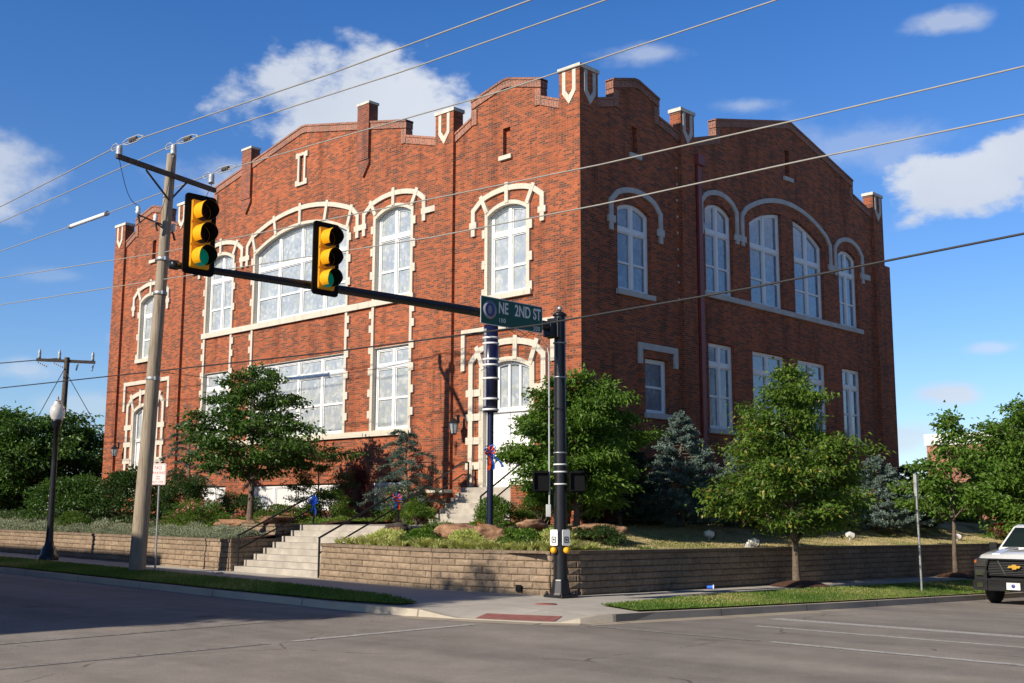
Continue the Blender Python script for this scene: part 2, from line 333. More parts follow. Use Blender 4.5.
# worn paint
m, t, b = newmat('worn_road_paint'); n1 = noise(t, 14, 8, .75)
c = ramp(t, n1, [(.36, (.20, .185, .165)), (.52, (.42, .41, .39)), (.66, (.55, .54, .52))]); t.links.new(c, b.inputs['Base Color']); b.inputs['Roughness'].default_value = .8; M['paint'] = m
m, t, b = newmat('faded_road_paint'); n1 = noise(t, 9, 8, .75)
c = ramp(t, n1, [(.42, (.165, .15, .135)), (.66, (.36, .35, .33))]); t.links.new(c, b.inputs['Base Color']); b.inputs['Roughness'].default_value = .85; M['paint_faint'] = m
# concrete
def concrete(name, col, joint=1.5, ang=0):
    m, t, b = newmat(name); n1 = noise(t, 1.2, 8, .65); n2 = noise(t, 40, 3)
    c = ramp(t, n1, [(.3, tuple(x*.82 for x in col)), (.7, tuple(x*1.1 for x in col))])
    c = mixc(t, 1.0, c, ramp(t, n2, [(.3, (.92, .92, .92)), (.7, (1.06, 1.06, 1.06))]), 'MULTIPLY')
    if joint:
        g = t.nodes.new('ShaderNodeNewGeometry'); s = t.nodes.new('ShaderNodeSeparateXYZ'); t.links.new(g.outputs['Position'], s.inputs[0])
        j = None
        for ax in (0, 1):
            f = math_(t, 'FRACT', math_(t, 'MULTIPLY', s.outputs[ax], 1/joint)); k = math_(t, 'LESS_THAN', f, .012)
            j = k if j is None else math_(t, 'MAXIMUM', j, k)
        c = mixc(t, math_(t, 'MULTIPLY', j, .65), c, (.10, .09, .08))
    t.links.new(c, b.inputs['Base Color']); b.inputs['Roughness'].default_value = .88; b.inputs['Specular IOR Level'].default_value = .25; bump(t, b, n2, .25, .005); return m
M['walk'] = concrete('sidewalk_concrete', (.46, .43, .385), 1.5)
M['kerb'] = concrete('kerb_concrete', (.44, .395, .32), 3.0)
M['gutter'] = concrete('gutter_concrete', (.38, .33, .26), 3.0)
M['tactile'] = simple('red_tactile_brick', (.27, .10, .085), .8, var=.25, scale=8, bmp=.4)
# block wall
m, t, b = newmat('tan_split_block'); n1 = noise(t, 9, 7, .7); n2 = noise(t, .9, 4)
oi = t.nodes.new('ShaderNodeAttribute'); oi.attribute_name = 'tint'
c = ramp(t, n1, [(.25, (.17, .125, .09)), (.5, (.29, .225, .165)), (.75, (.38, .305, .23))])
c = mixc(t, 1.0, c, ramp(t, oi.outputs['Fac'], [(0, (.72, .70, .68)), (1, (1.12, 1.08, 1.02))]), 'MULTIPLY')
c = mixc(t, 1.0, c, ramp(t, n2, [(.3, (.84, .84, .84)), (.7, (1.1, 1.1, 1.1))]), 'MULTIPLY')
t.links.new(c, b.inputs['Base Color']); b.inputs['Roughness'].default_value = .95; b.inputs['Specular IOR Level'].default_value = .15; bump(t, b, n1, .9, .03); M['block'] = m
M['wallcore'] = simple('dark_joint', (.05, .038, .028), .95)
# rock
m, t, b = newmat('sandstone_rock'); n1 = noise(t, 5, 8, .7); n2 = noise(t, 1.3, 4)
c = ramp(t, n1, [(.3, (.12, .055, .028)), (.5, (.27, .145, .08)), (.7, (.42, .28, .18))]); t.links.new(c, b.inputs['Base Color']); b.inputs['Roughness'].default_value = .95; bump(t, b, n1, .8, .05); M['rock'] = m
M['rockdark'] = simple('dark_rock', (.06, .05, .042), .9, var=.5, scale=6, bmp=.8, bscale=10)
# soil / mulch / lawn
m, t, b = newmat('mulch'); n1 = noise(t, 22, 8, .75); c = ramp(t, n1, [(.3, (.035, .016, .010)), (.6, (.13, .055, .028)), (.75, (.22, .11, .06))]); t.links.new(c, b.inputs['Base Color']); b.inputs['Roughness'].default_value = 1; bump(t, b, n1, 1, .05); M['mulch'] = m
def grassmat(name, green, dry, dlo, dhi, sc=.8):
    m, t, b = newmat(name); n1 = noise(t, sc, 7, .62); n2 = noise(t, 45, 4, .7)
    c = ramp(t, n1, [(dlo, green), (dhi, dry)])
    c = mixc(t, 1.0, c, ramp(t, n2, [(.3, (.45, .45, .45)), (.7, (1.35, 1.35, 1.3))]), 'MULTIPLY')
    t.links.new(c, b.inputs['Base Color']); b.inputs['Roughness'].default_value = .95; b.inputs['Specular IOR Level'].default_value = .1; bump(t, b, n2, 1, .04); return m
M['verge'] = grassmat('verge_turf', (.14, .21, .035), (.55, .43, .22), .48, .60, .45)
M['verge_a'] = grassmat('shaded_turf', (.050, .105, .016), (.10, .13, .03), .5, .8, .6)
M['lawn'] = grassmat('dry_lawn', (.20, .22, .06), (.62, .51, .29), .40, .52, .5)
M['ground'] = grassmat('far_ground', (.07, .10, .03), (.16, .15, .08), .4, .7, .05)
def leafmat(name, stops, trans=.35, rough=.5, flower=False):
    m, t, b = newmat(name); a = t.nodes.new('ShaderNodeAttribute'); a.attribute_name = 'tint'
    c = ramp(t, a.outputs['Fac'], stops); t.links.new(c, b.inputs['Base Color']); b.inputs['Roughness'].default_value = rough; b.inputs['Specular IOR Level'].default_value = .35
    tr = t.nodes.new('ShaderNodeBsdfTranslucent'); lc = mixc(t, 1.0, c, (1.25, 1.3, .7), 'MULTIPLY'); t.links.new(lc, tr.inputs[0])
    mxs = t.nodes.new('ShaderNodeMixShader'); mxs.inputs[0].default_value = trans; t.links.new(b.outputs[0], mxs.inputs[1]); t.links.new(tr.outputs[0], mxs.inputs[2])
    t.links.new(mxs.outputs[0], t.nodes['Material Output'].inputs[0]); return m
M['leaf'] = leafmat('green_leaves', [(0, (.038, .09, .012)), (.5, (.095, .175, .02)), (.9, (.17, .26, .035)), (1, (.34, .30, .06))])
M['leaf_light'] = leafmat('fresh_leaves', [(0, (.05, .115, .014)), (.5, (.095, .19, .022)), (1, (.17, .27, .04))])
M['leaf_dark'] = leafmat('dark_leaves', [(0, (.018, .045, .010)), (.6, (.04, .085, .016)), (1, (.075, .13, .028))], .25)
M['leaf_maple'] = leafmat('deep_green_leaves', [(0, (.030, .075, .014)), (.6, (.065, .14, .024)), (1, (.12, .21, .04))], .3, .4)
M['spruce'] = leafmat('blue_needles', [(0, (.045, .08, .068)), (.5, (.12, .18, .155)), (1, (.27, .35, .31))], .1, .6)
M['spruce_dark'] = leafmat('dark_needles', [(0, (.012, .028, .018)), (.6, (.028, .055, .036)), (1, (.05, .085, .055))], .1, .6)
M['cedar'] = leafmat('grey_green_needles', [(0, (.035, .065, .050)), (.6, (.075, .12, .095)), (1, (.15, .20, .17))], .12, .6)
M['lirio'] = leafmat('striped_blades', [(0, (.20, .30, .06)), (.5, (.48, .52, .16)), (1, (.74, .72, .40))], .3)
M['silver'] = leafmat('silvery_foliage', [(0, (.10, .15, .08)), (.5, (.24, .28, .18)), (1, (.46, .48, .38))], .2)
M['purple'] = leafmat('burgundy_leaves', [(0, (.05, .012, .012)), (.6, (.12, .02, .025)), (1, (.20, .05, .04))], .3)
M['petal'] = leafmat('pink_petals', [(0, (.50, .10, .16)), (.6, (.72, .26, .30)), (1, (.85, .55, .5))], .3)
M['petalwhite'] = leafmat('cream_blossom', [(0, (.40, .40, .22)), (1, (.75, .72, .55))], .3)
M['blade'] = leafmat('grass_blades', [(0, (.07, .14, .02)), (.5, (.14, .23, .035)), (.75, (.30, .30, .09)), (1, (.52, .42, .22))], .3)
M['blade_dry'] = leafmat('dry_grass_blades', [(0, (.16, .21, .05)), (.35, (.44, .38, .18)), (1, (.66, .54, .32))], .3)

# ------------------------------------------------------------------ ground heights
def clamp(a, lo, hi): return max(lo, min(hi, a))
def G(x, y):
    k = .0145+.0145*clamp((x+14.5)/3, 0, 1)
    return .009*clamp(-15-x, 0, 110)-k*clamp(y-15, 0, 60)
RD = -.12
def drape(name, rect, fz, mat, step, skip=None, test=None):
    x0, x1, y0, y1 = rect; nx = max(1, int(round((x1-x0)/step))); ny = max(1, int(round((y1-y0)/step)))
    mb = MB(); vs = [(x0+(x1-x0)*i/nx, y0+(y1-y0)*j/ny) for j in range(ny+1) for i in range(nx+1)]
    fs = []
    for j in range(ny):
        for i in range(nx):
            cx, cy = x0+(x1-x0)*(i+.5)/nx, y0+(y1-y0)*(j+.5)/ny
            if skip and skip(cx, cy): continue
            fs.append((j*(nx+1)+i, j*(nx+1)+i+1, (j+1)*(nx+1)+i+1, (j+1)*(nx+1)+i))
    mb.add([(x, y, fz(x, y)) for x, y in vs], fs, True)
    return mb
def st(mb, name, mat, kind='structure'):
    o = mb.build(name, mat); props(o, kind=kind); return o
def stl(o, label): o['label'] = label; return o
# big ground
mb = MB()
for (a, b_, c, d) in [(-900, -130, -900, 900), (130, 900, -900, 900), (-130, 130, -900, -90), (-130, 130, 150, 900)]:
    mb.add([(a, c, -1.2), (b_, c, -1.2), (b_, d, -1.2), (a, d, -1.2)], [(0, 1, 2, 3)])
g2 = drape('g', (-130, 130, -90, 150), lambda x, y: min(G(x, y)-.4, .9) if abs(x) < 129 and -89 < y < 149 else -1.2, None, 5)
mb.add(g2.v, g2.f, True); st(mb, 'ground', M['ground'])
st(drape('r', (-115, 60, -40, 100), lambda x, y: G(x, y)+RD, None, 1.25, skip=lambda x, y: x < -13.5 and y > 15.5), 'road', M['asphalt'])
def strip(pts, w, z, mat, name, kind='structure'):
    mb = MB(); P = [Vector((*p, 0)) for p in pts]; Q = []
    for i in range(len(P)-1):
        n_ = max(1, int((P[i+1]-P[i]).length/.5))
        for k in range(n_): Q.append(P[i].lerp(P[i+1], k/n_))
    Q.append(P[-1])
    for i in range(len(Q)-1):
        t_ = (Q[i+1]-Q[i]).normalized(); n_ = Vector((-t_.y, t_.x, 0))*w/2
        mb.add([(*(q+s*n_).xy, G(q.x, q.y)+RD+z) for q, s in ((Q[i], -1), (Q[i+1], -1), (Q[i+1], 1), (Q[i], 1))], [(0, 1, 2, 3)])
    return st(mb, name, mat)
strip([(-11.0, 18.35), (6, 18.6)], .28, .006, M['paint'], 'road_marking')
strip([(-10.2, 16.45), (6, 16.5)], .14, .006, M['paint'], 'road_marking')
strip([(-8.6, 14.25), (6, 14.0)], .15, .006, M['paint'], 'road_marking')
strip([(-11.9, 14.2), (-8.8, 14.25)], .13, .006, M['paint_faint'], 'road_marking')
strip([(-13.3, 13.1), (-13.35, 9.6)], .14, .006, M['paint'], 'road_marking')
strip([(-13.35, 9.2), (-13.4, 3)], .13, .006, M['paint_faint'], 'road_marking')
strip([(-15.9, 12.6), (-15.7, 3)], .13, .006, M['paint_faint'], 'road_marking')
# kerb line (foot at road level)
KERB = [(-115, 12.95), (-60, 12.98), (-32, 13.02), (-21.4, 13.02), (-17, 13.12), (-15.2, 13.3), (-14.2, 13.52), (-13.44, 13.78), (-12.7, 14.02), (-12.2, 14.4), (-11.98, 15.05), (-11.88, 18.1), (-11.8, 22.7), (-11.8, 60), (-11.8, 96)]
def dense(pts, step):
    P = [Vector((*p, 0)) for p in pts]; Q = []
    for i in range(len(P)-1):
        n_ = max(1, int((P[i+1]-P[i]).length/step))
        for k in range(n_): Q.append(P[i].lerp(P[i+1], k/n_))
    Q.append(P[-1]); return Q
KQ = dense(KERB, .25)
def ramp_drop(x, y):
    # the dropped kerb of the corner ramp
    if not (-15.4 < x < -11.9 and 13 < y < 16.6): return 0
    d = min(math.hypot(x-q.x, y-q.y) for q in KQ if -15.6 < q.x < -11.9 and q.y < 14.5)
    a = clamp((1.35-d)/1.2, 0, 1); s_ = clamp((x+15.0)/.7, 0, 1)*clamp((-12.2-x)/.3, 0, 1)
    return .11*a*s_
def SW(x, y): return G(x, y)-ramp_drop(x, y)
def kerbx(y): return -11.85
# sidewalk sheet, cut along the kerb line
mb = MB(); outer = []; 
for i in range(len(KQ)-1):
    a, b_ = KQ[i], KQ[i+1]
    # inner edge: wall line
    def inner(q):
        if q.x < -17.5: return Vector((q.x, 17.5, 0))
        if q.y > 18.2: return Vector((-15.6, q.y, 0))
        tt = clamp((q.x+17.5)/(5.5)*.5+(q.y-13.1)/5.1*.5, 0, 1)
        if tt < .5: return Vector((-17.5, 17.5, 0)).lerp(Vector((-15.5, 17.9, 0)), tt*2)
        return Vector((-15.5, 17.9, 0)).lerp(Vector((-15.6, 18.2, 0)), tt*2-1)
    ia, ib = inner(a), inner(b_); n_ = 14
    vs = []
    for p0, p1 in ((a, ia), (b_, ib)):
        t_ = (p1-p0).normalized()
        for k in range(n_+1):
            q = (p0+t_*.14).lerp(p1, k/n_); vs.append((q.x, q.y, SW(q.x, q.y)))
    mb.add(vs, [(k, n_+1+k, n_+2+k, k+1) for k in range(n_)], True)
st(mb, 'sidewalk', M['walk'])
mb = MB()
ws = [(0, -.25), (0, 0), (.02, 1), (.16, 1), (.16, -.25)]
rows = []
for i, q in enumerate(KQ):
    t_ = (KQ[min(i+1, len(KQ)-1)]-KQ[max(i-1, 0)]).normalized(); n_ = Vector((-t_.y, t_.x, 0))
    top = SW(q.x+n_.x*.15, q.y+n_.y*.15)+.004; bot = G(q.x, q.y)+RD
    rows.append([(q.x+n_.x*w, q.y+n_.y*w, bot+.002 + (top-bot)*max(f, 0) - (.2 if f < 0 else 0)) for w, f in ws])
for i in range(len(rows)-1):
    mb.add(rows[i]+rows[i+1], [(k, k+1, 5+k+1, 5+k) for k in range(4)], False)
st(mb, 'kerb', M['kerb'])
mb = MB()
for i in range(len(KQ)-1):
    t_ = (KQ[i+1]-KQ[i]).normalized(); n_ = Vector((t_.y, -t_.x, 0)); vs = []
    for q in (KQ[i], KQ[i+1]):
        for w in (0, .38): p = q+n_*w; vs.append((p.x, p.y, G(p.x, p.y)+RD+.004))
    if KQ[i].y > 13.3 and KQ[i].y < 30: mb.add(vs, [(0, 2, 3, 1)])
st(mb, 'gutter', M['gutter'])
# tactile paving on the ramp
mb = MB()
tp = [(-13.95, 13.72), (-13.35, 13.92), (-12.62, 14.22), (-12.85, 14.7), (-13.6, 14.38), (-14.15, 14.2)]
mb.add([(x, y, SW(x, y)+.006) for x, y in tp], [(0, 1, 2, 3, 4, 5)])
stl(st(mb, 'tactile_paving', M['tactile']), 'red brick warning strip on the corner ramp')
# verges
def poly_drape(pts, fz, step=.35):
    xs = [p[0] for p in pts]; ys = [p[1] for p in pts]
    def inside(x, y):
        c = False; n_ = len(pts)
        for i in range(n_):
            (x1, y1), (x2, y2) = pts[i], pts[(i+1) % n_]
            if (y1 > y) != (y2 > y) and x < (x2-x1)*(y-y1)/(y2-y1)+x1: c = not c
        return c
    return inside
VA = [(-115, 13.22), (-21.4, 13.2), (-17.2, 13.3), (-15.75, 13.62), (-15.9, 14.15), (-17.5, 14.75), (-21, 15.1), (-30, 15.25), (-115, 15.4)]
VB = [(-12.2, 15.9), (-12.05, 18), (-11.98, 22.7), (-11.98, 90), (-14.15, 90), (-14.1, 31), (-14.2, 24), (-14.1, 20.4), (-13.5, 16.5)]
def flat_poly(pts, dz, name, mat):
    P = [Vector((a, b_, 0)) for a, b_ in pts]
    Q = []
    for i in range(len(P)):
        a, b_ = P[i], P[(i+1) % len(P)]; n_ = max(1, int((b_-a).length/2))
        for k in range(n_): Q.append(a.lerp(b_, k/n_))
    tris = tessellate_polygon([Q]); mb = MB(); mb.add([(q.x, q.y, G(q.x, q.y)+dz) for q in Q], [tuple(t_) for t_ in tris]); return st(mb, name, mat)
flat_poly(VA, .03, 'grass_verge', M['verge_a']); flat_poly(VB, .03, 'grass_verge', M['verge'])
def blades(name, pts, n, hgt, mat, zf, wd=.012, drylab=None, dens=None):
    ins = poly_drape(pts, None); xs = [p[0] for p in pts]; ys = [p[1] for p in pts]; out = []
    while len(out) < n:
        X = rng.uniform(max(min(xs), -48), max(xs), n); Y = rng.uniform(min(ys), min(max(ys), 46), n)
        for x, y in zip(X, Y):
            if len(out) < n and ins(x, y) and (dens is None or dens(x, y)): out.append((x, y))
    out = np.array(out); n = len(out); z = np.array([zf(x, y) for x, y in out]); a = rng.uniform(0, 2*np.pi, n); h = hgt*rng.uniform(.5, 1.3, n)
    dx, dy = np.cos(a)*wd, np.sin(a)*wd; lx, ly = rng.normal(0, .35, n)*h, rng.normal(0, .35, n)*h
    V = np.stack([np.stack([out[:, 0]-dx, out[:, 1]-dy, z], 1), np.stack([out[:, 0]+dx, out[:, 1]+dy, z], 1), np.stack([out[:, 0]+lx, out[:, 1]+ly, z+h], 1)], 1).reshape(-1, 3)
    F = np.arange(3*n).reshape(n, 3)
    patch = np.sin(out[:, 0]*1.7+1.3*np.sin(out[:, 1]*.9))*.5+np.sin(out[:, 1]*1.1+out[:, 0]*.6)*.5
    tint = np.clip(.35+.34*patch+rng.normal(0, .2, n), 0, 1)
    return np_mesh(name, V, F, mat, tint=tint)
o = blades('grass', VA, 60000, .05, M['blade'], lambda x, y: G(x, y)+.03, .01); props(o, 'short shaded grass on the strip between the kerb and the stepped sidewalk', 'grass', kind='stuff')
o = blades('grass', VB, 42000, .032, M['blade'], lambda x, y: G(x, y)+.03, .01); props(o, 'sunny patchy grass on the strip under the young street trees', 'grass', kind='stuff')
# ------------------------------------------------------------------ terrace and retaining walls
BX, BY = -20.961, 24.849
def WT(x, y):
    return .87+.0055*clamp(-18-x, 0, 40)-.0105*clamp(y-18.4, 0, 45)*clamp((x+21.5)/3, 0, 1)
def sstep(a): a = clamp(a, 0, 1); return a*a*(3-2*a)
def T(x, y):
    d = min(y-17.5, -15.95-x); rise = .50 if x < -19 else .50-.12*clamp((y-24)/5, 0, 1)
    n_ = .03*math.sin(x*1.3+y)*math.sin(y*.9-x*.4)
    return WT(x, y)-.05+rise*sstep(d/4.2)+n_*clamp(d, 0, 1)
SK = lambda x, y: -27.2 < x < -22.95 and y < 23.3
def terr(name, rect, step, mat, skip): return st(drape(name, rect, T, None, step, skip=skip), name, mat)
terr('garden_bed', (-60, -15.95, 17.5, 24.75), .25, M['mulch'], lambda x, y: SK(x, y) or (x > -20.7 and y > 20.4) or (x < -28 and y < 20) )
terr('garden_bed', (-60, -28, 17.5, 20), .25, M['mulch'], None)
terr('lawn', (-20.7, -15.95, 20.4, 46.4), .25, M['lawn'], None)
mb = drape('l', (-115, -60, 17.5, 62.5), T, None, 2.5); m2 = drape('l', (-60, -15.95, 46.4, 62.4), T, None, 1.0); mb.add(m2.v, m2.f, True)
m3 = drape('l', (-60, -50, 24.75, 46.4), T, None, 1.0); mb.add(m3.v, m3.f, True); st(mb, 'lawn', M['lawn'])
o = blades('grass', [(-20.6, 20.5), (-15.98, 18.8), (-15.98, 46), (-20.6, 46)], 36000, .035, M['blade_dry'], lambda x, y: T(x, y), .010); props(o, 'dry tan and green grass on the lawn behind the shaded block wall', 'grass', kind='stuff')

def block_wall(name, label, path, courses=7, ch=.142, bl=.43, ztop=WT, out=1):
    root = thing(name, label, 'wall', (path[0][0], path[0][1], G(*path[0])))
    P = [Vector((*p, 0)) for p in path]
    V = []; F = []; tint = []
    core = MB(); cap = MB()
    for i in range(len(P)-1):
        a, b_ = P[i], P[i+1]; t_ = (b_-a).normalized(); n_ = Vector((t_.y, -t_.x, 0))*out; ln = (b_-a).length
        for c in range(courses):
            s = -(bl/2 if c % 2 else 0)
            while s < ln-.01:
                w = bl*random.uniform(.9, 1.1); s0, s1 = max(s, 0)+.004, min(s+w, ln)-.004; s += w
                if s1-s0 < .05: continue
                q0, q1 = a+t_*s0, a+t_*s1
                z0t, z1t = ztop(q0.x, q0.y), ztop(q1.x, q1.y)
                zt0, zt1 = z0t-.07-c*ch, z1t-.07-c*ch
                if zt0 < G(q0.x, q0.y)-.15: continue
                inset = -.012*(courses-c)*0 + .010*c
                bse = len(V); j = lambda: random.uniform(-.005, .007)
                pts = []
                for (q, zt) in ((q0, zt0), (q1, zt1)):
                    for zz in (zt-ch+.005, zt-.004):
                        pts.append(q+n_*inset+Vector((0, 0, zz)))
                V += [tuple(p-n_*.12) for p in pts]+[tuple(p+n_*j()*.4) for p in pts]
                cx = t_*.022; ex = .013
                fr = [pts[0]+cx+Vector((0, 0, .018)), pts[1]+cx-Vector((0, 0, .014)), pts[2]-cx+Vector((0, 0, .018)), pts[3]-cx-Vector((0, 0, .014))]
                V += [tuple(p+n_*(ex+j())) for p in fr]
                md = sum(fr, Vector())/4+n_*(ex+.008+j()*1.5); V.append(tuple(md)); mi = bse+12
                for f in [(0, 1, 5, 4), (2, 6, 7, 3), (0, 4, 6, 2), (1, 3, 7, 5), (4, 5, 9, 8), (6, 10, 11, 7), (4, 8, 10, 6), (5, 7, 11, 9)]:
                    F.append([bse+k for k in f])
                for f in [(8, 9), (9, 11), (11, 10), (10, 8)]:
                    F.append([bse+f[0], bse+f[1], mi, mi])
                tt = random.uniform(.25, .9); tint += [tt]*12
        # cap stones
        s = 0
        while s < ln-.01:
            w = .45; s0, s1 = s+.003, min(s+w, ln)-.003; s += w
            q0, q1 = a+t_*s0, a+t_*s1
            for q, r_ in ((0, 0),):
                vs = []
                for qq in (q0, q1):
                    zt = ztop(qq.x, qq.y)
                    for off, dz in ((.045+random.uniform(-.004, .006), 0), (-.27, 0), (-.27, -.07), (.045, -.07)): vs.append(qq+n_*off+Vector((0, 0, zt+dz)))
                cap.add(vs, [(0, 1, 2, 3), (4, 7, 6, 5), (0, 4, 5, 1), (1, 5, 6, 2), (2, 6, 7, 3), (3, 7, 4, 0)])
        for s0 in np.arange(0, ln, 2.0):
            s1 = min(s0+2, ln); vs = []
            for ss in (s0, s1):
                q = a+t_*ss
                for off in (-.03, -.22): vs += [q+n_*off+Vector((0, 0, ztop(q.x, q.y)-.075)), q+n_*off+Vector((0, 0, G(q.x, q.y)-.3))]
            core.add(vs, [(0, 1, 3, 2), (4, 6, 7, 5), (0, 4, 5, 1), (2, 3, 7, 6), (0, 2, 6, 4)])
    # triangles for bulge faces are stored as degenerate quads -> split
    Vn = np.array(V); q4 = [f for f in F if f[2] != f[3]]
    me = bpy.data.meshes.new('block_face'); off = Vector(root.location)
    me.from_pydata([tuple(Vector(v)-off) for v in V], [], [tuple(f) if f[2] != f[3] else tuple(f[:3]) for f in F])
    at = me.attributes.new('tint', 'FLOAT', 'FACE'); at.data.foreach_set('value', np.array(tint, dtype=np.float32)); me.materials.append(M['block'])
    bm = bmesh.new(); bm.from_mesh(me); bmesh.ops.recalc_face_normals(bm, faces=bm.faces); bm.to_mesh(me); bm.free()
    ob = bpy.data.objects.new('block_face', me); COL.objects.link(ob); ob.parent = root
    core.build('wall_core', M['wallcore'], root); cap.build('coping', M['block'], root)
    return root
block_wall('retaining_wall', 'tan block retaining wall left of the concrete garden stairs', [(-75, 17.35), (-27.16, 17.35), (-27.16, 20.3)])
block_wall('retaining_wall', 'tan block retaining wall wrapping the street corner right of the stairs', [(-23.0, 19.4), (-23.0, 17.30), (-18.75, 17.12), (-15.87, 17.8), (-15.72, 18.5), (-15.7, 60)])
# a second low tier beside the stairs
def tier_top(x, y): return 1.32
block_wall('garden_edging', 'low upper tier of tan blocks beside the lower stairs', [(-29.4, 19.2), (-27.35, 19.0), (-27.35, 20.5)], courses=3, ztop=tier_top)

# ------------------------------------------------------------------ lower and upper stairs
def stairs(name, label, x0, x1, y0, z0, n, rise, tread, back, lip=.02):
    root = thing(name, label, 'stairs', ((x0+x1)/2, y0, z0))
    for i in range(n):
        mb = MB(); ya = y0+i*tread; zt = z0+(i+1)*rise
        mb.rng(x0+.004*i, x1-.004*i, ya, (ya+tread+.02) if i < n-1 else back, zt-rise-.02*(i > 0)-(.5 if i == 0 else .0), zt)
        o = mb.build('step', M['concrete_step'], root); bevel(o, .012)
    return root
zb = G(-25, 17.4)
stairs('garden_stairs', 'pale concrete garden stairs climbing from the sidewalk through the block wall', -27.02, -23.12, 17.42, zb, 8, (1.30-zb)/8, .30, 23.15)
er = stairs('entrance_stairs', 'short concrete stairs up to the white arched church door', -25.6, -22.4, 23.2, 1.30, 7, .16, .215, 24.9)
def railing(name, label, x, pts, posts, mid=.38, ext=True):
    root = thing(name, label, 'handrail', (x, pts[0][0], pts[0][1]-.9)); r_ = .026
    P = [(x, y, z) for y, z in pts]
    mb = MB(); mb.tube(P, r_, 8); mb.build('top_rail', M['blackmetal'], root)
    mb = MB(); mb.tube([(x, y, z-mid) for y, z in pts], r_*.9, 8); mb.build('lower_rail', M['blackmetal'], root)
    for y, za, zb_ in posts:
        mb = MB(); mb.tube([(x, y, za), (x, y, zb_)], r_*1.05, 8); mb.build('post', M['blackmetal'], root)
    return root
railing('handrail', 'black handrail up the left side of the lower stairs with a blue bow', -26.93, [(17.45, 1.02), (19.95, 2.16)], [(17.47, .08, 1.03), (19.95, 1.3, 2.17)])
railing('handrail', 'black handrail up the right side of the lower stairs', -23.2, [(17.36, 1.02), (19.95, 2.20)], [(17.38, .05, 1.03), (19.95, 1.3, 2.21)])
railing('handrail', 'black handrail left of the upper stairs by the door', -25.45, [(22.1, 1.98), (24.45, 3.2), (24.7, 3.2)], [(22.1, 1.3, 1.99), (24.7, 2.35, 3.21)])
railing('handrail', 'black handrail right of the upper stairs by the door', -22.48, [(22.3, 2.1), (24.0, 3.12), (24.7, 3.2)], [(22.3, 1.3, 2.11), (24.7, 2.35, 3.21)])

# ------------------------------------------------------------------ church
CH = thing('church_building', 'large red brick church with cream stone window surrounds and stepped gabled parapets', 'building', (BX, BY, 1.0))
mA = lambda u, v, w: (BX-u, BY-w, v)
mB = lambda u, v, w: (BX+w, BY+u, v)
def arcf(c, hw, zs, zt):
    if zt-zs < .01: return lambda u: zs
    h = zt-zs; Rr = (hw*hw+h*h)/(2*h)
    return lambda u: zt-Rr+math.sqrt(max(0, Rr*Rr-(u-c)**2))
def opening(u0, u1, z0, zf, n=14, cap=None):
    top = [(u1+(u0-u1)*i/n, min(zf(u1+(u0-u1)*i/n), cap if cap is not None else 1e9)) for i in range(n+1)]
    return [(u0, z0), (u1, z0)]+top
def ring(mb, u0, u1, z0, zf, d, w0, w1, mp_, n=14, dz0=None):
    """ring of width d outside the opening"""
    dz0 = d if dz0 is None else dz0
    zo = lambda u: zf(min(max(u, u0), u1))+d
    if dz0 == 0: z0b = z0; 
    mb.prism([opening(u0-d, u1+d, z0-dz0, zo, n), opening(u0, u1, z0 if dz0 else z0+1e-4, zf, n)], w0, w1, mp_)
def strip2(mb, path, th, w0, w1, mp_):
    P = [Vector((a, b_)) for a, b_ in path]; Lf = []; Rg = []
    for i, p in enumerate(P):
        if i == 0: t_ = (P[1]-p).normalized(); n_ = Vector((-t_.y, t_.x)); k = 1
        elif i == len(P)-1: t_ = (p-P[i-1]).normalized(); n_ = Vector((-t_.y, t_.x)); k = 1
        else:
            t1, t2 = (p-P[i-1]).normalized(), (P[i+1]-p).normalized(); n1, n2 = Vector((-t1.y, t1.x)), Vector((-t2.y, t2.x))
            n_ = (n1+n2).normalized(); k = 1/max(.5, n_.dot(n1))
        Lf.append(tuple(p+n_*th/2*k)); Rg.append(tuple(p-n_*th/2*k))
    mb.prism([Lf+Rg[::-1]], w0, w1, mp_)
def rect(mb, u0, u1, v0, v1, w0, w1, mp_): mb.prism([[(u0, v0), (u1, v0), (u1, v1), (u0, v1)]], w0, w1, mp_)
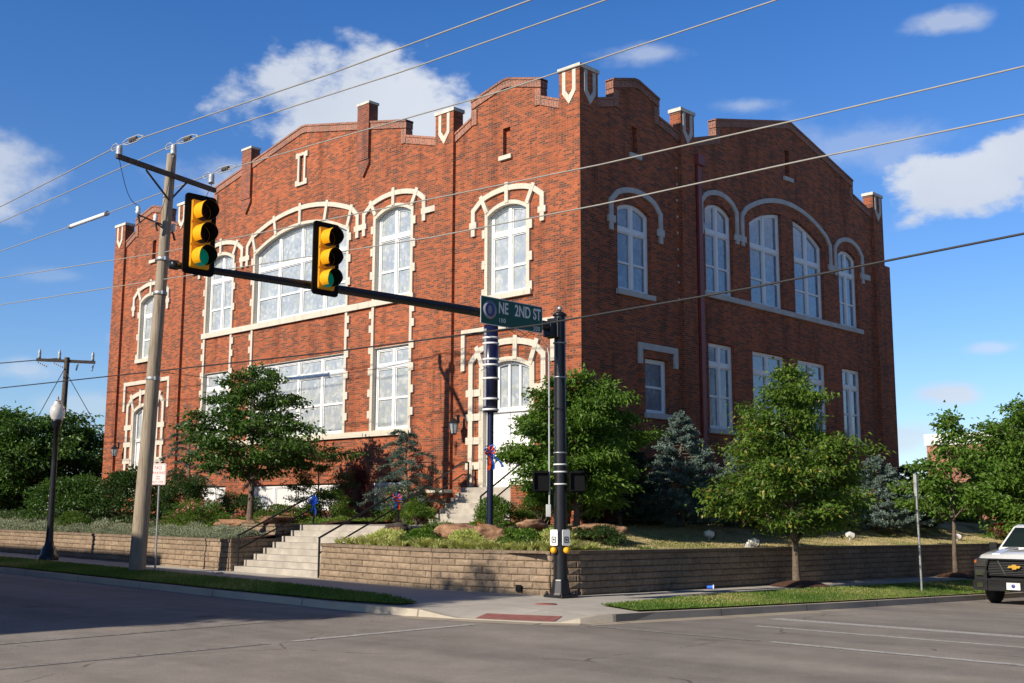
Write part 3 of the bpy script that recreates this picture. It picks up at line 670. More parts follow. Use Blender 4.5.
def window(mp_, u0, u1, z0, zf, mull, transom, rails, pane, name='window', solid=None):
    """white timber frame with its pane"""
    mb = MB(); fr = .085
    ui0, ui1 = u0+fr, u1-fr
    zi = lambda u: zf(u)-fr
    mb.prism([opening(u0, u1, z0, zf), opening(ui0, ui1, z0+fr, zi)], -.34, -.235, mp_)
    xs = [ui0]+[m_ for m_ in mull]+[ui1]
    mw = .065
    for m_ in mull: rect(mb, m_-mw, m_+mw, z0+fr-.01, zf(m_)-fr+.02, -.335, -.225, mp_)
    if transom: 
        rect(mb, ui0-.01, ui1+.01, transom-.075, transom+.075, -.33, -.23, mp_)
    for i in range(len(xs)-1):
        a = xs[i]+(mw if i else 0); b_ = xs[i+1]-(mw if i < len(xs)-2 else 0)
        zz = [z0+fr]+([transom] if transom else [])
        lv = [(z0+fr, (transom-.075) if transom else None)]+([(transom+.075, None)] if transom else [])
        for za, zb_ in lv:
            s_ = .038; capz = zb_
            o_ = opening(a, b_, za, lambda u: zi(u) if capz is None else capz, 8)
            i_ = opening(a+s_, b_-s_, za+s_, lambda u: (zi(u) if capz is None else capz)-s_, 8)
            mb.prism([o_, i_], -.325, -.265, mp_)
        for r_ in rails: rect(mb, a+.01, b_-.01, r_-.035, r_+.035, -.322, -.26, mp_)
    f = mb.build(name, M['white'], CH)
    g_ = MB(); g_.prism([opening(u0+.03, u1-.03, z0+.03, lambda u: zf(u)-.03)], -.318, -.300, mp_)
    g_.build('pane', pane, f)
    if solid:
        s2 = MB()
        for a, b_, za, zb_ in solid: rect(s2, a, b_, za, zb_, -.30, -.25, mp_)
        s2.build('panel', M['white'], f)
    return f
# --- openings -------------------------------------------------------------
holesA = []; holesB = []
c1, c2 = 3.08, 25.22
CM = 14.08
EW = dict(z0=8.4, zs=11.0, zt=11.25, hw=.84)
f1 = arcf(c1, .84, 11.0, 11.25); f2 = arcf(c2, .84, 11.0, 11.25)
s1, s2_ = 8.58, 19.58
g1 = arcf(s1, .94, 11.92, 12.19); g2_ = arcf(s2_, .94, 11.92, 12.19)
gb = arcf(CM, 2.93, 11.82, 12.50)
d1 = arcf(c1, .98, 6.02, 6.28); d2 = arcf(c2, .98, 6.02, 6.28)
flat = lambda z: (lambda u: z)
OA = [(c1-.84, c1+.84, 8.4, f1), (c2-.84, c2+.84, 8.4, f2), (s1-.94, s1+.94, 9.0, g1), (s2_-.94, s2_+.94, 9.0, g2_), (CM-2.93, CM+2.93, 9.0, gb),
      (s1-.96, s1+.96, 4.43, flat(7.3)), (s2_-.96, s2_+.96, 4.43, flat(7.3)), (CM-2.93, CM+2.93, 4.43, flat(7.3)),
      (c1-.98, c1+.98, 2.42, d1), (c2-.98, c2+.98, 2.42, d2),
      (CM-2.7, CM+2.7, 1.72, flat(2.66)), (s1-.95, s1+.95, 1.72, flat(2.70)), (s2_-.95, s2_+.95, 1.72, flat(2.66))]
SA = [(2.99, 3.31, 12.87, flat(13.8)), (c2-.16, c2+.16, 12.87, flat(13.8)), (13.95, 14.22, 14.22, flat(15.28))]
def profA():
    pts = [(28.74, 14.2)]
    def bay(u0, u1): # parapet of an end bay, from high u to low u
        c = (u0+u1)/2; h = (u1-u0)/2
        return [(c+h, 14.12), (c+1.55, 14.47), (c+1.55, 15.05), (c+.12, 15.40), (c-.12, 15.40), (c-1.5, 15.02), (c-1.5, 14.44), (c-h, 14.12)]
    p = bay(23.1, 27.8)
    p += [(21.7, 14.20), (20.3, 14.62), (20.3, 15.22), (14.2, 16.46), (13.95, 16.46), (8.02, 15.22), (8.02, 14.66), (6.4, 14.20)]
    p += bay(.85, 5.5)
    return p
pA = profA()
outA = [(.1, 0), (28.64, 0), (28.64, 14.12)]+pA+[(.1, 14.12)]
wl = MB(); wl.prism([outA]+[opening(a-.02, b_+.02, z-.02, (lambda ff: (lambda u: ff(u)+.02))(f)) for a, b_, z, f in OA]+[opening(*o_) for o_ in SA], -.12, -.37, mA)
w_front = wl.build('wall', M['brick'], CH)
for a, b_, z, f in SA: mb = MB(); rect(mb, a-.1, b_+.1, z-.1, f(a)+.1, -.27, -.36, mA); mb.build('recess_infill', M['brick'], CH)
# B facade
cb = 2.73
hb1 = arcf(cb, .82, 10.98, 11.22); b2 = arcf(7.5, .82, 11.88, 12.18); bb = arcf(12.1, 2.62, 11.92, 12.66); b5 = arcf(16.77, .77, 11.85, 12.13)
OB = [(cb-.82, cb+.82, 8.42, hb1), (6.68, 8.32, 9.02, b2), (9.48, 11.65, 9.02, bb), (12.55, 14.72, 9.02, bb), (16.0, 17.54, 9.02, b5),
      (3.22, 4.38, 4.72, flat(6.42)), (6.72, 8.24, 4.43, flat(7.31)), (9.45, 11.67, 4.43, flat(7.31)), (12.55, 14.7, 4.43, flat(7.31)), (15.97, 17.5, 4.43, flat(7.31))]
SB = [(2.66, 2.96, 12.87, flat(13.78)), (12.1, 12.4, 14.2, flat(15.26))]
pB = [(.86, 14.18), (1.74, 14.44), (1.74, 15.05), (2.80, 15.36), (3.02, 15.36), (4.10, 15.04), (4.10, 14.42), (5.19, 14.15), (6.0, 14.18), (7.43, 14.62), (7.43, 15.22), (12.35, 16.42), (12.55, 16.42), (17.42, 15.2), (17.42, 14.6), (19.0, 14.18)]
outB = [(.5, 0), (20.0, 0), (20.0, 14.12)]+pB[::-1]+[(.5, 14.14)]
wl = MB(); wl.prism([outB]+[opening(a-.02, b_+.02, z-.02, (lambda ff: (lambda u: ff(u)+.02))(f)) for a, b_, z, f in OB]+[opening(*o_) for o_ in SB], -.12, -.37, mB)
wl.build('wall', M['brick'], CH)
for a, b_, z, f in SB: mb = MB(); rect(mb, a-.1, b_+.1, z-.1, f(a)+.1, -.27, -.36, mB); mb.build('recess_infill', M['brick'], CH)
# back walls and roof
mb = MB(); mb.rng(BX-28.64, BX-28.2, BY+.5, BY+20.0, 0, 14.1); mb.rng(BX-28.2, BX-.5, BY+19.6, BY+20.0, 0, 14.1); mb.build('wall', M['brick'], CH)
mb = MB(); mb.rng(BX-28.3, BX-.4, BY+.4, BY+19.7, 13.2, 13.4); mb.build('roof', M['roof'], CH)
# coping of brick on edge
def ext(prof, p, q):
    # a coping end standing at the top of a step overhangs it a little
    i = prof.index(p)
    for j in (i-1, i+1):
        if 0 <= j < len(prof) and abs(prof[j][0]-p[0]) < .02 and prof[j] != p and prof[j][1] < p[1]:
            return (p[0]+(.025 if p[0] > q[0] else -.025), p[1])
    return p
def coping(prof, mp_, name='coping'):
    mb = MB(); k = 0
    for a, b_ in zip(prof[:-1], prof[1:]):
        k += 1; e = .003*(k % 3)
        if abs(a[0]-b_[0]) < .02:
            sgn = 1; lo, hi = min(a[1], b_[1]), max(a[1], b_[1])
            # rim beside the step, on the high side
            continue
        h = .27
        if abs(a[0]-b_[0]) < .3: h = .27
        a, b_ = ext(prof, a, b_), ext(prof, b_, a)
        mb.prism([[a, b_, (b_[0], b_[1]-h), (a[0], a[1]-h)]], -.08+e, -.39-e, mp_)
        mb.prism([[(a[0], a[1]+.035), (b_[0], b_[1]+.035), (b_[0], b_[1]-.04), (a[0], a[1]-.04)]], -.05+e, -.41-e, mp_)
    for a, b_ in zip(prof[:-1], prof[1:]):
        if abs(a[0]-b_[0]) < .02 and abs(a[1]-b_[1]) > .3:
            lo, hi = min(a[1], b_[1]), max(a[1], b_[1]); 
            i = prof.index(a); side = None
            # which side is high: neighbour of the upper point
            up_pt, nb = (a, prof[i-1]) if a[1] > b_[1] else (b_, prof[i+2])
            s_ = 1 if nb[0] > up_pt[0] else -1
            u0, u1 = sorted((a[0]-s_*.02, a[0]+s_*.24)); rect(mb, u0, u1, lo-.25, hi-.30, -.077, -.385, mp_)
    return mb.build(name, M['brick_rim'], CH)
segA = [pA[:8], pA[8:16], pA[16:]]
for s_ in segA: coping(s_, mA)
coping(pB[:8], mB); coping(pB[8:], mB)
# light patches of stone on the coping ends
# pilasters with stone cap and pointed stone emblem
def emblem(c, mp_, top=14.9, w=-.0):
    mb = MB(); o_ = .27; i_ = .135
    pts = [(c-o_, top), (c-o_, 14.22), (c, 13.86), (c+o_, 14.22), (c+o_, top), (c+i_, top), (c+i_, 14.30), (c, 14.13), (c-i_, 14.30), (c-i_, top)]
    mb.prism([pts], w+.025, w-.05, mp_); return mb
def pil(u0, u1, mp_, top=15.05, emb=True, depth=-.44, mat='stone', body='pilaster'):
    mb = MB(); rect(mb, u0, u1, 0, top-.12, 0, depth, mp_); p = mb.build(body, M['brick'], CH)
    mb = MB(); rect(mb, u0-.04, u1+.04, top-.12, top, .04, depth-.04, mp_); mb.build('cap_stone', M['cap'], p)
    if emb: emblem((u0+u1)/2, mp_).build('emblem', M[mat], p)
    return p
# corner pilaster carries an emblem on both faces
mb = MB(); mb.rng(BX-.82, BX, BY, BY+.86, 0, 14.93); p = mb.build('pilaster', M['brick'], CH)
mb = MB(); mb.rng(BX-.86, BX+.04, BY-.04, BY+.90, 14.93, 15.05); mb.build('cap_stone', M['cap'], p)
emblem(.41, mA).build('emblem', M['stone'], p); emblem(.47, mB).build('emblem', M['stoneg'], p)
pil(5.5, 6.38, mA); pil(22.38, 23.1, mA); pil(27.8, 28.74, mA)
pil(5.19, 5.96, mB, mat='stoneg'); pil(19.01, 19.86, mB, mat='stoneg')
mb = MB(); mb.rng(BX-28.9, BX-.9, BY+20.0, BY+20.3, 0, 11.98); mb.rng(BX-1.3, BX-.01, BY+19.88, BY+20.34, 0, 12.02); mb.build('rear_buttress', M['brick'], CH)
# thin buttress chimneys on the gable
for c in (10.30, 17.84):
    mb = MB(); rect(mb, c-.33, c+.33, 14.25, 16.34, .0, -.42, mA)
    mb.prism([[(c-.33, 14.25), (c-.33, 14.1), (c, 13.62), (c+.33, 14.1), (c+.33, 14.25)]], -.03, -.2, mA)
    p = mb.build('gable_buttress', M['brick_mid'], CH)
    mb = MB(); rect(mb, c-.36, c+.36, 16.34, 16.43, .03, -.45, mA); mb.build('cap_stone', M['cap'], p)
# --- stone of facade A ------------------------------------------------------
W1 = -.05
def surroundA(c, hw, z0, zf, zt, hood, keys, side, name='stone_surround', legz=None, sill=True, teeth=None, wide=.17):
    mb = MB()
    # jambs and inner arch ring reach into the reveal
    zo = lambda u: zf(min(max(u, c-hw), c+hw))+.13
    n_ = 18
    mb.prism([opening(c-hw-.13, c+hw+.13, z0, zo, n_), opening(c-hw, c+hw, z0+.001, zf, n_)], W1, -.34, mA)
    for i, tz in enumerate(teeth or []):
        for sgn in (-1, 1):
            a = c+sgn*(hw+.12); b_ = c+sgn*(hw+.25); u0, u1 = sorted((a, b_)); rect(mb, u0, u1, tz-.14, tz+.14, W1+.006, -.16, mA)
    strip2(mb, hood, wide, W1+.012, -.16, mA)
    for (ua, va), (ub, vb) in keys: strip2(mb, [(ua, va), (ub, vb)], .15, W1+.024, -.17, mA)
    for (ua, ub, va, vb) in side: rect(mb, ua, ub, va, vb, W1+.018, -.165, mA)
    if sill: rect(mb, c-hw-.22, c+hw+.22, z0-.15, z0+.02, W1+.05, -.36, mA)
    return mb.build(name, M['stone'], CH)
def hoodpath(c, Lg, zb_, z1, S, z2, peak, n=10):
    ff = arcf(0, S, z2, peak)
    arc = [(c-S+2*S*i/n, ff(-S+2*S*i/n)) for i in range(n+1)]
    return [(c-Lg, zb_), (c-Lg, z1)]+arc+[(c+Lg, z1), (c+Lg, zb_)]
def keyset(c, zf, angs, reach=.55, start=.02):
    out = []
    for du in angs:
        u = c+du; z_ = zf(u); e = .05; sl_ = (zf(min(u+e, c+3))-zf(u-e))/(2*e)
        nx, ny = -sl_, 1; l_ = math.hypot(nx, ny); out.append(((u, z_+start), (u+nx/l_*reach, z_+ny/l_*reach)))
    return out
def tilt_keys(c, lst): return [((c+a, z1), (c+b_, z2)) for a, z1, b_, z2 in lst]
for c, f in ((c1, f1), (c2, f2)):
    hp = hoodpath(c, 1.50, 10.46, 11.30, 1.10, 11.60, 11.78)
    ks = tilt_keys(c, [(0, 11.3, 0, 11.97), (-.86, 11.12, -1.16, 11.72), (.86, 11.12, 1.16, 11.72)])
    surroundA(c, .84, 8.4, f, 11.25, hp, ks, [(c-1.66, c-1.34, 10.72, 10.92), (c+1.34, c+1.66, 10.72, 10.92)], teeth=[8.52, 9.45, 10.45])
for c, f in ((s1, g1), (s2_, g2_)):
    hp = hoodpath(c, 1.60, 11.42, 12.22, 1.22, 12.50, 12.70)
    ks = tilt_keys(c, [(0, 12.26, 0, 12.9), (-.96, 12.08, -1.26, 12.64), (.96, 12.08, 1.26, 12.64)])
    outer = -1 if c < CM else 1
    sides = [(c+outer*1.48, c+outer*2.2, 11.66, 11.86)] if outer > 0 else [(c-2.2, c-1.48, 11.66, 11.86)]
    inner = (c+1.45, CM-3.35) if outer < 0 else (CM+3.35, c-1.45)
    sides += [(inner[0], inner[1], 11.665, 11.865)]
    surroundA(c, .94, 9.0, f, 12.19, hp, ks, sides, teeth=[9.9, 10.75, 11.55], sill=False)
hp = hoodpath(CM, 3.52, 11.42, 12.25, 3.18, 12.58, 13.20, 18)
ks = tilt_keys(CM, [(0, 12.55, 0, 13.38), (-1.55, 12.4, -1.72, 13.18), (1.55, 12.4, 1.72, 13.18), (-2.93, 11.9, -3.2, 12.72), (2.93, 11.9, 3.2, 12.72)])
surroundA(CM, 2.93, 9.0, gb, 12.5, hp, ks, [], teeth=[9.9, 10.75, 11.55], sill=False)
# narrow stone jambs running down to the lower windows, with teeth
for ua in (s1-.94-.13, s1+.94, s2_-.94-.13, s2_+.94, CM-2.93-.13, CM+2.93):
    mb = MB(); rect(mb, ua, ua+.13, 4.43, 8.80, W1-.003, -.15, mA)
    out_ = -1 if ua in (s1-.94-.13, s2_-.94-.13, CM-2.93-.13) else 1
    for k, tz in enumerate((5.0, 5.75, 6.5, 7.25, 8.0, 8.5)):
        a, b_ = (ua-.12, ua+.01) if out_ < 0 else (ua+.12, ua+.25); rect(mb, a, b_, tz-.13, tz+.13, W1+.003, -.16, mA)
    mb.build('stone_jamb', M['stone'], CH)
mb = MB(); rect(mb, 7.42, 20.75, 8.78, 9.0, W1+.045, -.36, mA); mb.build('belt_course', M['stone'], CH)
mb = MB(); rect(mb, 7.42, 20.75, 4.24, 4.43, W1+.045, -.36, mA); mb.build('belt_course', M['stone'], CH)
# reveals of the lower windows
mb = MB()
for c, hw in ((s1, .96), (s2_, .96), (CM, 2.93)):
    mb.prism([[(c-hw-.02, 4.43), (c+hw+.02, 4.43), (c+hw+.02, 7.32), (c-hw-.02, 7.32)], [(c-hw, 4.45), (c+hw, 4.45), (c+hw, 7.3), (c-hw, 7.3)]], -.123, -.34, mA)
mb.build('window_reveal', M['stone'], CH)
# little slit stone frame in the gable, slit sills
mb = MB(); u0, u1 = 13.95, 14.22
mb.prism([[(u0-.12, 14.1), (u1+.12, 14.1), (u1+.12, 15.4), (u0-.12, 15.4)], [(u0, 14.22), (u1, 14.22), (u1, 15.28), (u0, 15.28)]], W1, -.3, mA)
mq = MB(); rect(mq, u0-.01, u1+.01, 14.21, 15.29, -.16, -.26, mA); mq.build('recess_infill', M['brick'], CH)
for uu in (u0-.24, u1+.1):
    for z_ in (14.1, 15.2): rect(mb, uu, uu+.14, z_, z_+.22, W1+.006, -.16, mA)
mb.build('stone_surround', M['stone'], CH)
for c in (3.15, c2): mb = MB(); rect(mb, c-.27, c+.27, 12.73, 12.87, W1+.03, -.3, mA); mb.build('slit_sill', M['stone'], CH)
# entries
for c, f in ((c1, d1), (c2, d2)):
    mb = MB(); hw = .98
    zo = lambda u: f(min(max(u, c-hw), c+hw))+.14
    mb.prism([opening(c-hw-.2, c+hw+.2, 2.42, zo, 18), opening(c-hw, c+hw, 2.421, f, 18)], W1, -.36, mA)
    hp = hoodpath(c, 1.55, 2.2, 6.36, 1.15, 6.72, 6.90)
    strip2(mb, hp, .19, W1+.012, -.16, mA)
    for (ua, va), (ub, vb) in tilt_keys(c, [(-.38, 6.3, -.40, 7.05), (.38, 6.3, .62, 7.05) if 0 else (.42, 6.3, .44, 7.05), (-1.0, 6.1, -1.3, 6.85), (1.0, 6.1, 1.3, 6.85)]):
        strip2(mb, [(ua, va), (ub, vb)], .17, W1+.024, -.17, mA)
    for z_ in (5.38, 4.62, 3.88, 3.1):
        for sgn in (-1, 1):
            a, b_ = sorted((c+sgn*1.1, c+sgn*1.75)); rect(mb, a, b_, z_-.11, z_+.11, W1+.018, -.165, mA)
    # square label mould over the entry
    mb2 = [(c-1.92, 6.12), (c-1.92, 7.36), (c+1.92, 7.36), (c+1.92, 6.12)]
    strip2(mb, mb2, .17, W1+.01, -.16, mA)
    mb.build('stone_surround', M['stone'], CH)
    fr = MB()
    fr.prism([opening(c-.98, c+.98, 2.42, f), opening(c-.90, c+.90, 2.44, lambda u: f(u)-.09)], -.34, -.2, mA)
    rect(fr, c-.91, c+.91, 4.72, 4.86, -.33, -.19, mA)
    for k in (-.46, 0, .46): rect(fr, c+k-.04, c+k+.04, 4.85, f(c+k)-.06, -.32, -.21, mA)
    fo = fr.build('door_frame', M['white'], CH)
    pn = MB(); pn.prism([opening(c-.93, c+.93, 4.8, lambda u: f(u)-.05)], -.30, -.28, mA); pn.build('pane', M['pane'], fo)
    for sgn in (-1, 1):
        a, b_ = sorted((c+sgn*.01, c+sgn*.90)); db = MB(); rect(db, a, b_, 2.44, 4.72, -.31, -.26, mA)
        for (za, zb_) in ((2.58, 3.25), (3.38, 4.0), (4.12, 4.6)):
            for (ka, kb) in (((a+.09), (a+b_)/2-.03), ((a+b_)/2+.03, b_-.09)):
                db.prism([[(ka, za), (kb, za), (kb, zb_), (ka, zb_)], [(ka+.04, za+.04), (kb-.04, za+.04), (kb-.04, zb_-.04), (ka+.04, zb_-.04)]], -.262, -.245, mA)
        d_ = db.build('door', M['white'], CH)
        hb = MB(); hb.lathe(mA(c+sgn*.08, 3.4, -.2), [(0, -.03), (.03, -.03), (.035, 0), (.03, .03), (0, .03)], 10, 'Y'); hb.build('handle', M['grey'], d_)
# windows of A
for c, f in ((c1, f1), (c2, f2)): window(mA, c-.84, c+.84, 8.4, f, [c], 10.37, [9.3], M['pane'])
for c, f in ((s1, g1), (s2_, g2_)): window(mA, c-.94, c+.94, 9.0, f, [c], 11.17, [9.98], M['pane'])
window(mA, CM-2.93, CM+2.93, 9.0, gb, [CM-1.46, CM, CM+1.46], 11.17, [9.98], M['pane'])
for c in (s1, s2_): window(mA, c-.96, c+.96, 4.43, flat(7.3), [c], 6.65, [5.53], M['pane'])
window(mA, CM-2.93, CM+2.93, 4.43, flat(7.3), [CM-1.46, CM, CM+1.46], 6.65, [5.53], M['pane'])
M['blind'] = simple('white_boarded_pane', (.62, .63, .63), .4, var=.06)
for c, hw, ms in ((CM, 2.7, [CM-1.35, CM, CM+1.35]), (s1, .95, [s1]), (s2_, .95, [s2_])):
    window(mA, c-hw, c+hw, 1.72, flat(2.66), ms, None, [], M['blind'], 'basement_window')
# --- facade B ----------------------------------------------------------------
for (a, b_, z, f), tr, rl in zip(OB, [10.36]+[11.17]*4+[None]+[6.6]*4, [9.32]+[9.98]*4+[5.55]+[5.53]*4):
    c = (a+b_)/2; window(mB, a, b_, z, f, [] if tr is None else [c], tr, [rl], M['pane_b'])
def hoodB(c, Lg, zb_, z1, S, z2, peak, blocks, n=12):
    mb = MB(); strip2(mb, hoodpath(c, Lg, zb_, z1, S, z2, peak, n), .17, -.06, -.2, mB)
    for a, b_, z_ in blocks: rect(mb, a, b_, z_-.11, z_+.11, -.05, -.21, mB)
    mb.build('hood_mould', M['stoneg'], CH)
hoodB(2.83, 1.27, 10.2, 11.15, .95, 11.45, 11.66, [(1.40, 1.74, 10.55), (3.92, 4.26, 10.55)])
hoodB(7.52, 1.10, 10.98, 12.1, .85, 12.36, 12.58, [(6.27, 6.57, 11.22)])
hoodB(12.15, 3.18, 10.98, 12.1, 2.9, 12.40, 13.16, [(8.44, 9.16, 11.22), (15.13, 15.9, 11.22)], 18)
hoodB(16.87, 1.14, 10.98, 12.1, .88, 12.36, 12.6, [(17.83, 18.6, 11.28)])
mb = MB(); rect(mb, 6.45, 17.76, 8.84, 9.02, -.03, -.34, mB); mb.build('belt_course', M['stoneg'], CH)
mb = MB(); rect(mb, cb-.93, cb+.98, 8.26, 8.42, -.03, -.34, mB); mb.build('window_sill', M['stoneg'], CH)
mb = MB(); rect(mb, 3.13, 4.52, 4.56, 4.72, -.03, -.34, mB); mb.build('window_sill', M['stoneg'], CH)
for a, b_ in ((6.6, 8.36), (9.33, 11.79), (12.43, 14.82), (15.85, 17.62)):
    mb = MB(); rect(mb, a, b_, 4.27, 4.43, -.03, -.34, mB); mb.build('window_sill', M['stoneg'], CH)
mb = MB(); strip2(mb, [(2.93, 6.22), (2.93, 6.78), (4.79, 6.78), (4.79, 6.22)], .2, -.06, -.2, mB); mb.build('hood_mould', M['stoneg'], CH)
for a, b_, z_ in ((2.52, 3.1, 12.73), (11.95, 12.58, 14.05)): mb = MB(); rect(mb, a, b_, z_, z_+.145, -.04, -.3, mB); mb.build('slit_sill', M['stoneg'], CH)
# downpipe with hopper
mb = MB(); mb.rng(BX-.1, BX+.06, BY+6.06, BY+6.26, 1.0, 13.3); mb.rng(BX-.1, BX+.14, BY+5.98, BY+6.36, 13.25, 13.6)
for z_ in (4, 7, 10, 12.5): mb.rng(BX-.1, BX+.075, BY+6.03, BY+6.29, z_, z_+.08)
mb.build('downpipe', M['pipe'], CH)
mb = MB()
for z_ in np.arange(8.5, 13.2, .55): mb.rng(BX-.14, BX-.10, BY+5.03, BY+5.09, z_, z_+.07)
mb.build('wall_clips', M['cap'], CH)
# projecting brick course above the basement
mb = MB(); rect(mb, 6.4, 22.3, 3.28, 3.42, -.09, -.2, mA); mb.build('brick_course', M['brick'], CH)
# low brick walls beside the entry stairs
def pier(name, label, x0, x1, y0, y1, z0, z1):
    r_ = thing(name, label, 'wall', ((x0+x1)/2, (y0+y1)/2, z0)); mb = MB(); mb.rng(x0, x1, y0, y1, z0-.4, z1-.1); mb.build('brickwork', M['brick'], r_)
    mb = MB(); mb.rng(x0-.04, x1+.04, y0-.04, y1+.04, z1-.1, z1); o = mb.build('cap_stone', M['stone'], r_); bevel(o, .01); return r_
pier('brick_pier', 'square brick pier with stone cap right of the entry stairs', -22.2, -21.55, 23.2, 23.85, 1.2, 2.52)
pier('garden_wall', 'low brick wall with stone cap running left from the entry stairs', -28.6, -25.8, 24.0, 24.3, 1.2, 2.36)
pier('brick_post', 'small brick post among the shrubs beside the corner bed', -20.86, -20.55, 20.55, 20.85, 1.1, 1.66)
for (px_, lab) in ((-25.97, 'wall lantern left of the white arched door behind the blue pole'), (-48.05, 'wall lantern at the far left end of the brick facade')):
    z_ = 4.05; r_ = thing('wall_lantern', lab, 'lamp', (px_, BY-.12, z_), 'wall lanterns by the church doors')
    mb = MB(); mb.tube([(px_, BY-.10, 4.66), (px_, BY-.22, 4.72), (px_, BY-.30, 4.66), (px_, BY-.30, 4.58)], .015, 6); mb.rng(px_-.05, px_+.05, BY-.135, BY-.10, 4.45, 4.72); mb.build('bracket', M['blackmetal'], r_)
    mb = MB(); mb.lathe((px_, BY-.30, 0), [(.0, 4.62), (.05, 4.58), (.17, 4.46), (.18, 4.44), (0, 4.44)], 6, smooth=False); mb.lathe((px_, BY-.30, 0), [(0, 4.08), (.08, 4.08), (.09, 4.12), (0, 4.12)], 6, smooth=False)
    for k in range(6):
        a = k*math.pi/3; mb.tube([(px_+math.cos(a)*.155, BY-.30+math.sin(a)*.155, 4.45), (px_+math.cos(a)*.09, BY-.30+math.sin(a)*.09, 4.10)], .008, 4)
    mb.build('lantern_cage', M['blackmetal'], r_)
    mb = MB(); mb.lathe((px_, BY-.30, 0), [(.08, 4.12), (.145, 4.44)], 6, smooth=False); mb.build('lamp_glass', M['pane'], r_)
# ------------------------------------------------------------------ buildings across the street (behind the camera) and far off, plus one added to block sky light
bo = thing('brick_building', 'two storey brick commercial building across the street', 'building', (-40, -10, 0))
mb = MB(); mb.rng(-90, -18.7, -22, -3, -1, 10.55); mb.rng(-90, -32.5, -21.9, -3.4, 10.4, 11.5); mb.rng(-25.5, -18.8, -21.8, -3.2, 10.4, 10.88); mb.build('wall', M['brick_far'], bo)
mb = MB(); mb.rng(-90.1, -18.6, -22.1, -2.9, 10.35, 10.5); mb.build('cornice', M['cap'], bo)
for k in range(18):
    for z_ in (1.2, 5.2):
        mb = MB(); mb.rng(-87+k*3.8, -85+k*3.8, -2.99, -2.9, z_, z_+2.3); mb.build('window', M['white'], bo)
be = thing('sky_blocking_building', 'unseen dark brick building added across the side street to block sky light', 'building', (14, 40, -1))  # out of view, added to cut the sky fill on the right facade
mb = MB(); mb.rng(7, 30, 16, 75, -2, 14); mb.build('wall', M['brick_dark'], be); mb = MB(); mb.rng(6.9, 30.1, 15.9, 75.1, 14, 14.4); mb.build('cornice', M['cap'], be)
for k in range(12):
    for z_ in (1.5, 6, 10):
        mb = MB(); mb.rng(6.93, 7.0, 18+k*4.7, 20.4+k*4.7, z_, z_+2.2); mb.build('window', M['pane_b'], be)
fb = thing('flat_roofed_building', 'distant pink brick building with white roof band behind the right trees', 'building', (-18, 78, -1))
mb = MB(); mb.rng(-30.4, -4, 69.5, 92, -2, 5.9); mb.build('wall', M['brick_far'], fb)
mb = MB(); mb.rng(-30.5, -3.9, 69.4, 92.1, 5.9, 6.6); mb.build('roof_band', M['white'], fb)
for k in range(5):
    mb = MB(); mb.rng(-26+k*4.4, -24.2+k*4.4, 69.42, 69.5, 1.5, 3.4); mb.build('window', M['pane_b'], fb)
mb = MB(); mb.rng(-22, -4, 68.2, 69.39, 3.9, 4.15); mb.build('canopy', M['white'], fb)
# distant low house between the left trees
lh = thing('distant_house', 'small pale house glimpsed under the dark tree at far left', 'building', (-95, 34, 0))
mb = MB(); mb.rng(-102, -92, 30, 40, -1, 4.0); mb.build('wall', M['white'], lh); mb = MB()
mb.prism([[(29.5, 4.0), (40.5, 4.0), (35, 6.4)]], -102.5, -91.5, lambda u, v, w: (w, u, v)); mb.build('roof', M['roof'], lh)

# ------------------------------------------------------------------ signal mast
MX, MY = -15.43, 17.60; MZ = G(MX, MY)
mast = thing('signal_mast', 'black traffic signal mast with long horizontal arm at the street corner', 'signal pole', (MX, MY, MZ))
mb = MB(); mb.tube([(MX, MY, MZ+.05), (MX, MY, 1.3), (MX, MY, 5.72)], [.142, .135, .118], 18); mb.lathe((MX, MY, 5.72), [(.128, 0), (.15, .01), (.15, .04), (.08, .09), (0, .1)], 18); mb.build('pole', M['blackmetal'], mast)
mb = MB(); mb.box((MX, MY, MZ+.035), (.50, .50, .05)); mb.lathe((MX, MY, MZ), [(.22, .06), (.20, .10), (.165, .34), (.158, .36)], 8, smooth=False)
o = mb.build('base_plate', M['blackmetal'], mast); bevel(o, .01)
for sx in (-1, 1):
    for sy in (-1, 1):
        mb = MB(); mb.tube([(MX+sx*.20, MY+sy*.20, MZ+.02), (MX+sx*.20, MY+sy*.20, MZ+.13)], .022, 6); mb.lathe((MX+sx*.20, MY+sy*.20, MZ+.06), [(.0, .035), (.04, .035), (.04, 0), (0, 0)], 6); mb.build('anchor_bolt', M['blackmetal'], mast)
mb = MB(); mb.lathe((MX, MY, 5.82), [(0, .13), (.04, .11), (.055, .06), (.03, 0), (0, 0)], 12); mb.build('finial', M['grey'], mast)
mb = MB(); pa = [(MX, MY-.1, 5.46), (MX, MY-.4, 5.47), (MX, 15, 5.50), (MX, 12, 5.46), (MX, 8.72, 5.38)]; mb.tube(pa, [.105, .10, .09, .075, .052], 14); mb.lathe((MX, 8.72, 5.38), [(.0, -.10), (.075, -.1), (.075, .02), (0, .02)], 12, 'Y')
mb.build('mast_arm', M['blackmetal'], mast)
mb = MB(); mb.box((MX, MY-.19, 5.45), (.30, .09, .42)); mb.box((MX, MY-.30, 5.40), (.22, .22, .30)); o = mb.build('arm_bracket', M['blackmetal'], mast); bevel(o, .015)
for z_ in (4.42, 5.14, 2.62, 2.47, 2.22, 2.86):
    mb = MB(); mb.lathe((MX, MY, z_), [(.125, 0), (.143, .002), (.143, .03), (.125, .032)], 18); mb.build('steel_band', M['grey'] if z_ > 2.8 else M['signwhite'], mast)
cx, cy = MX-.12, MY-.13
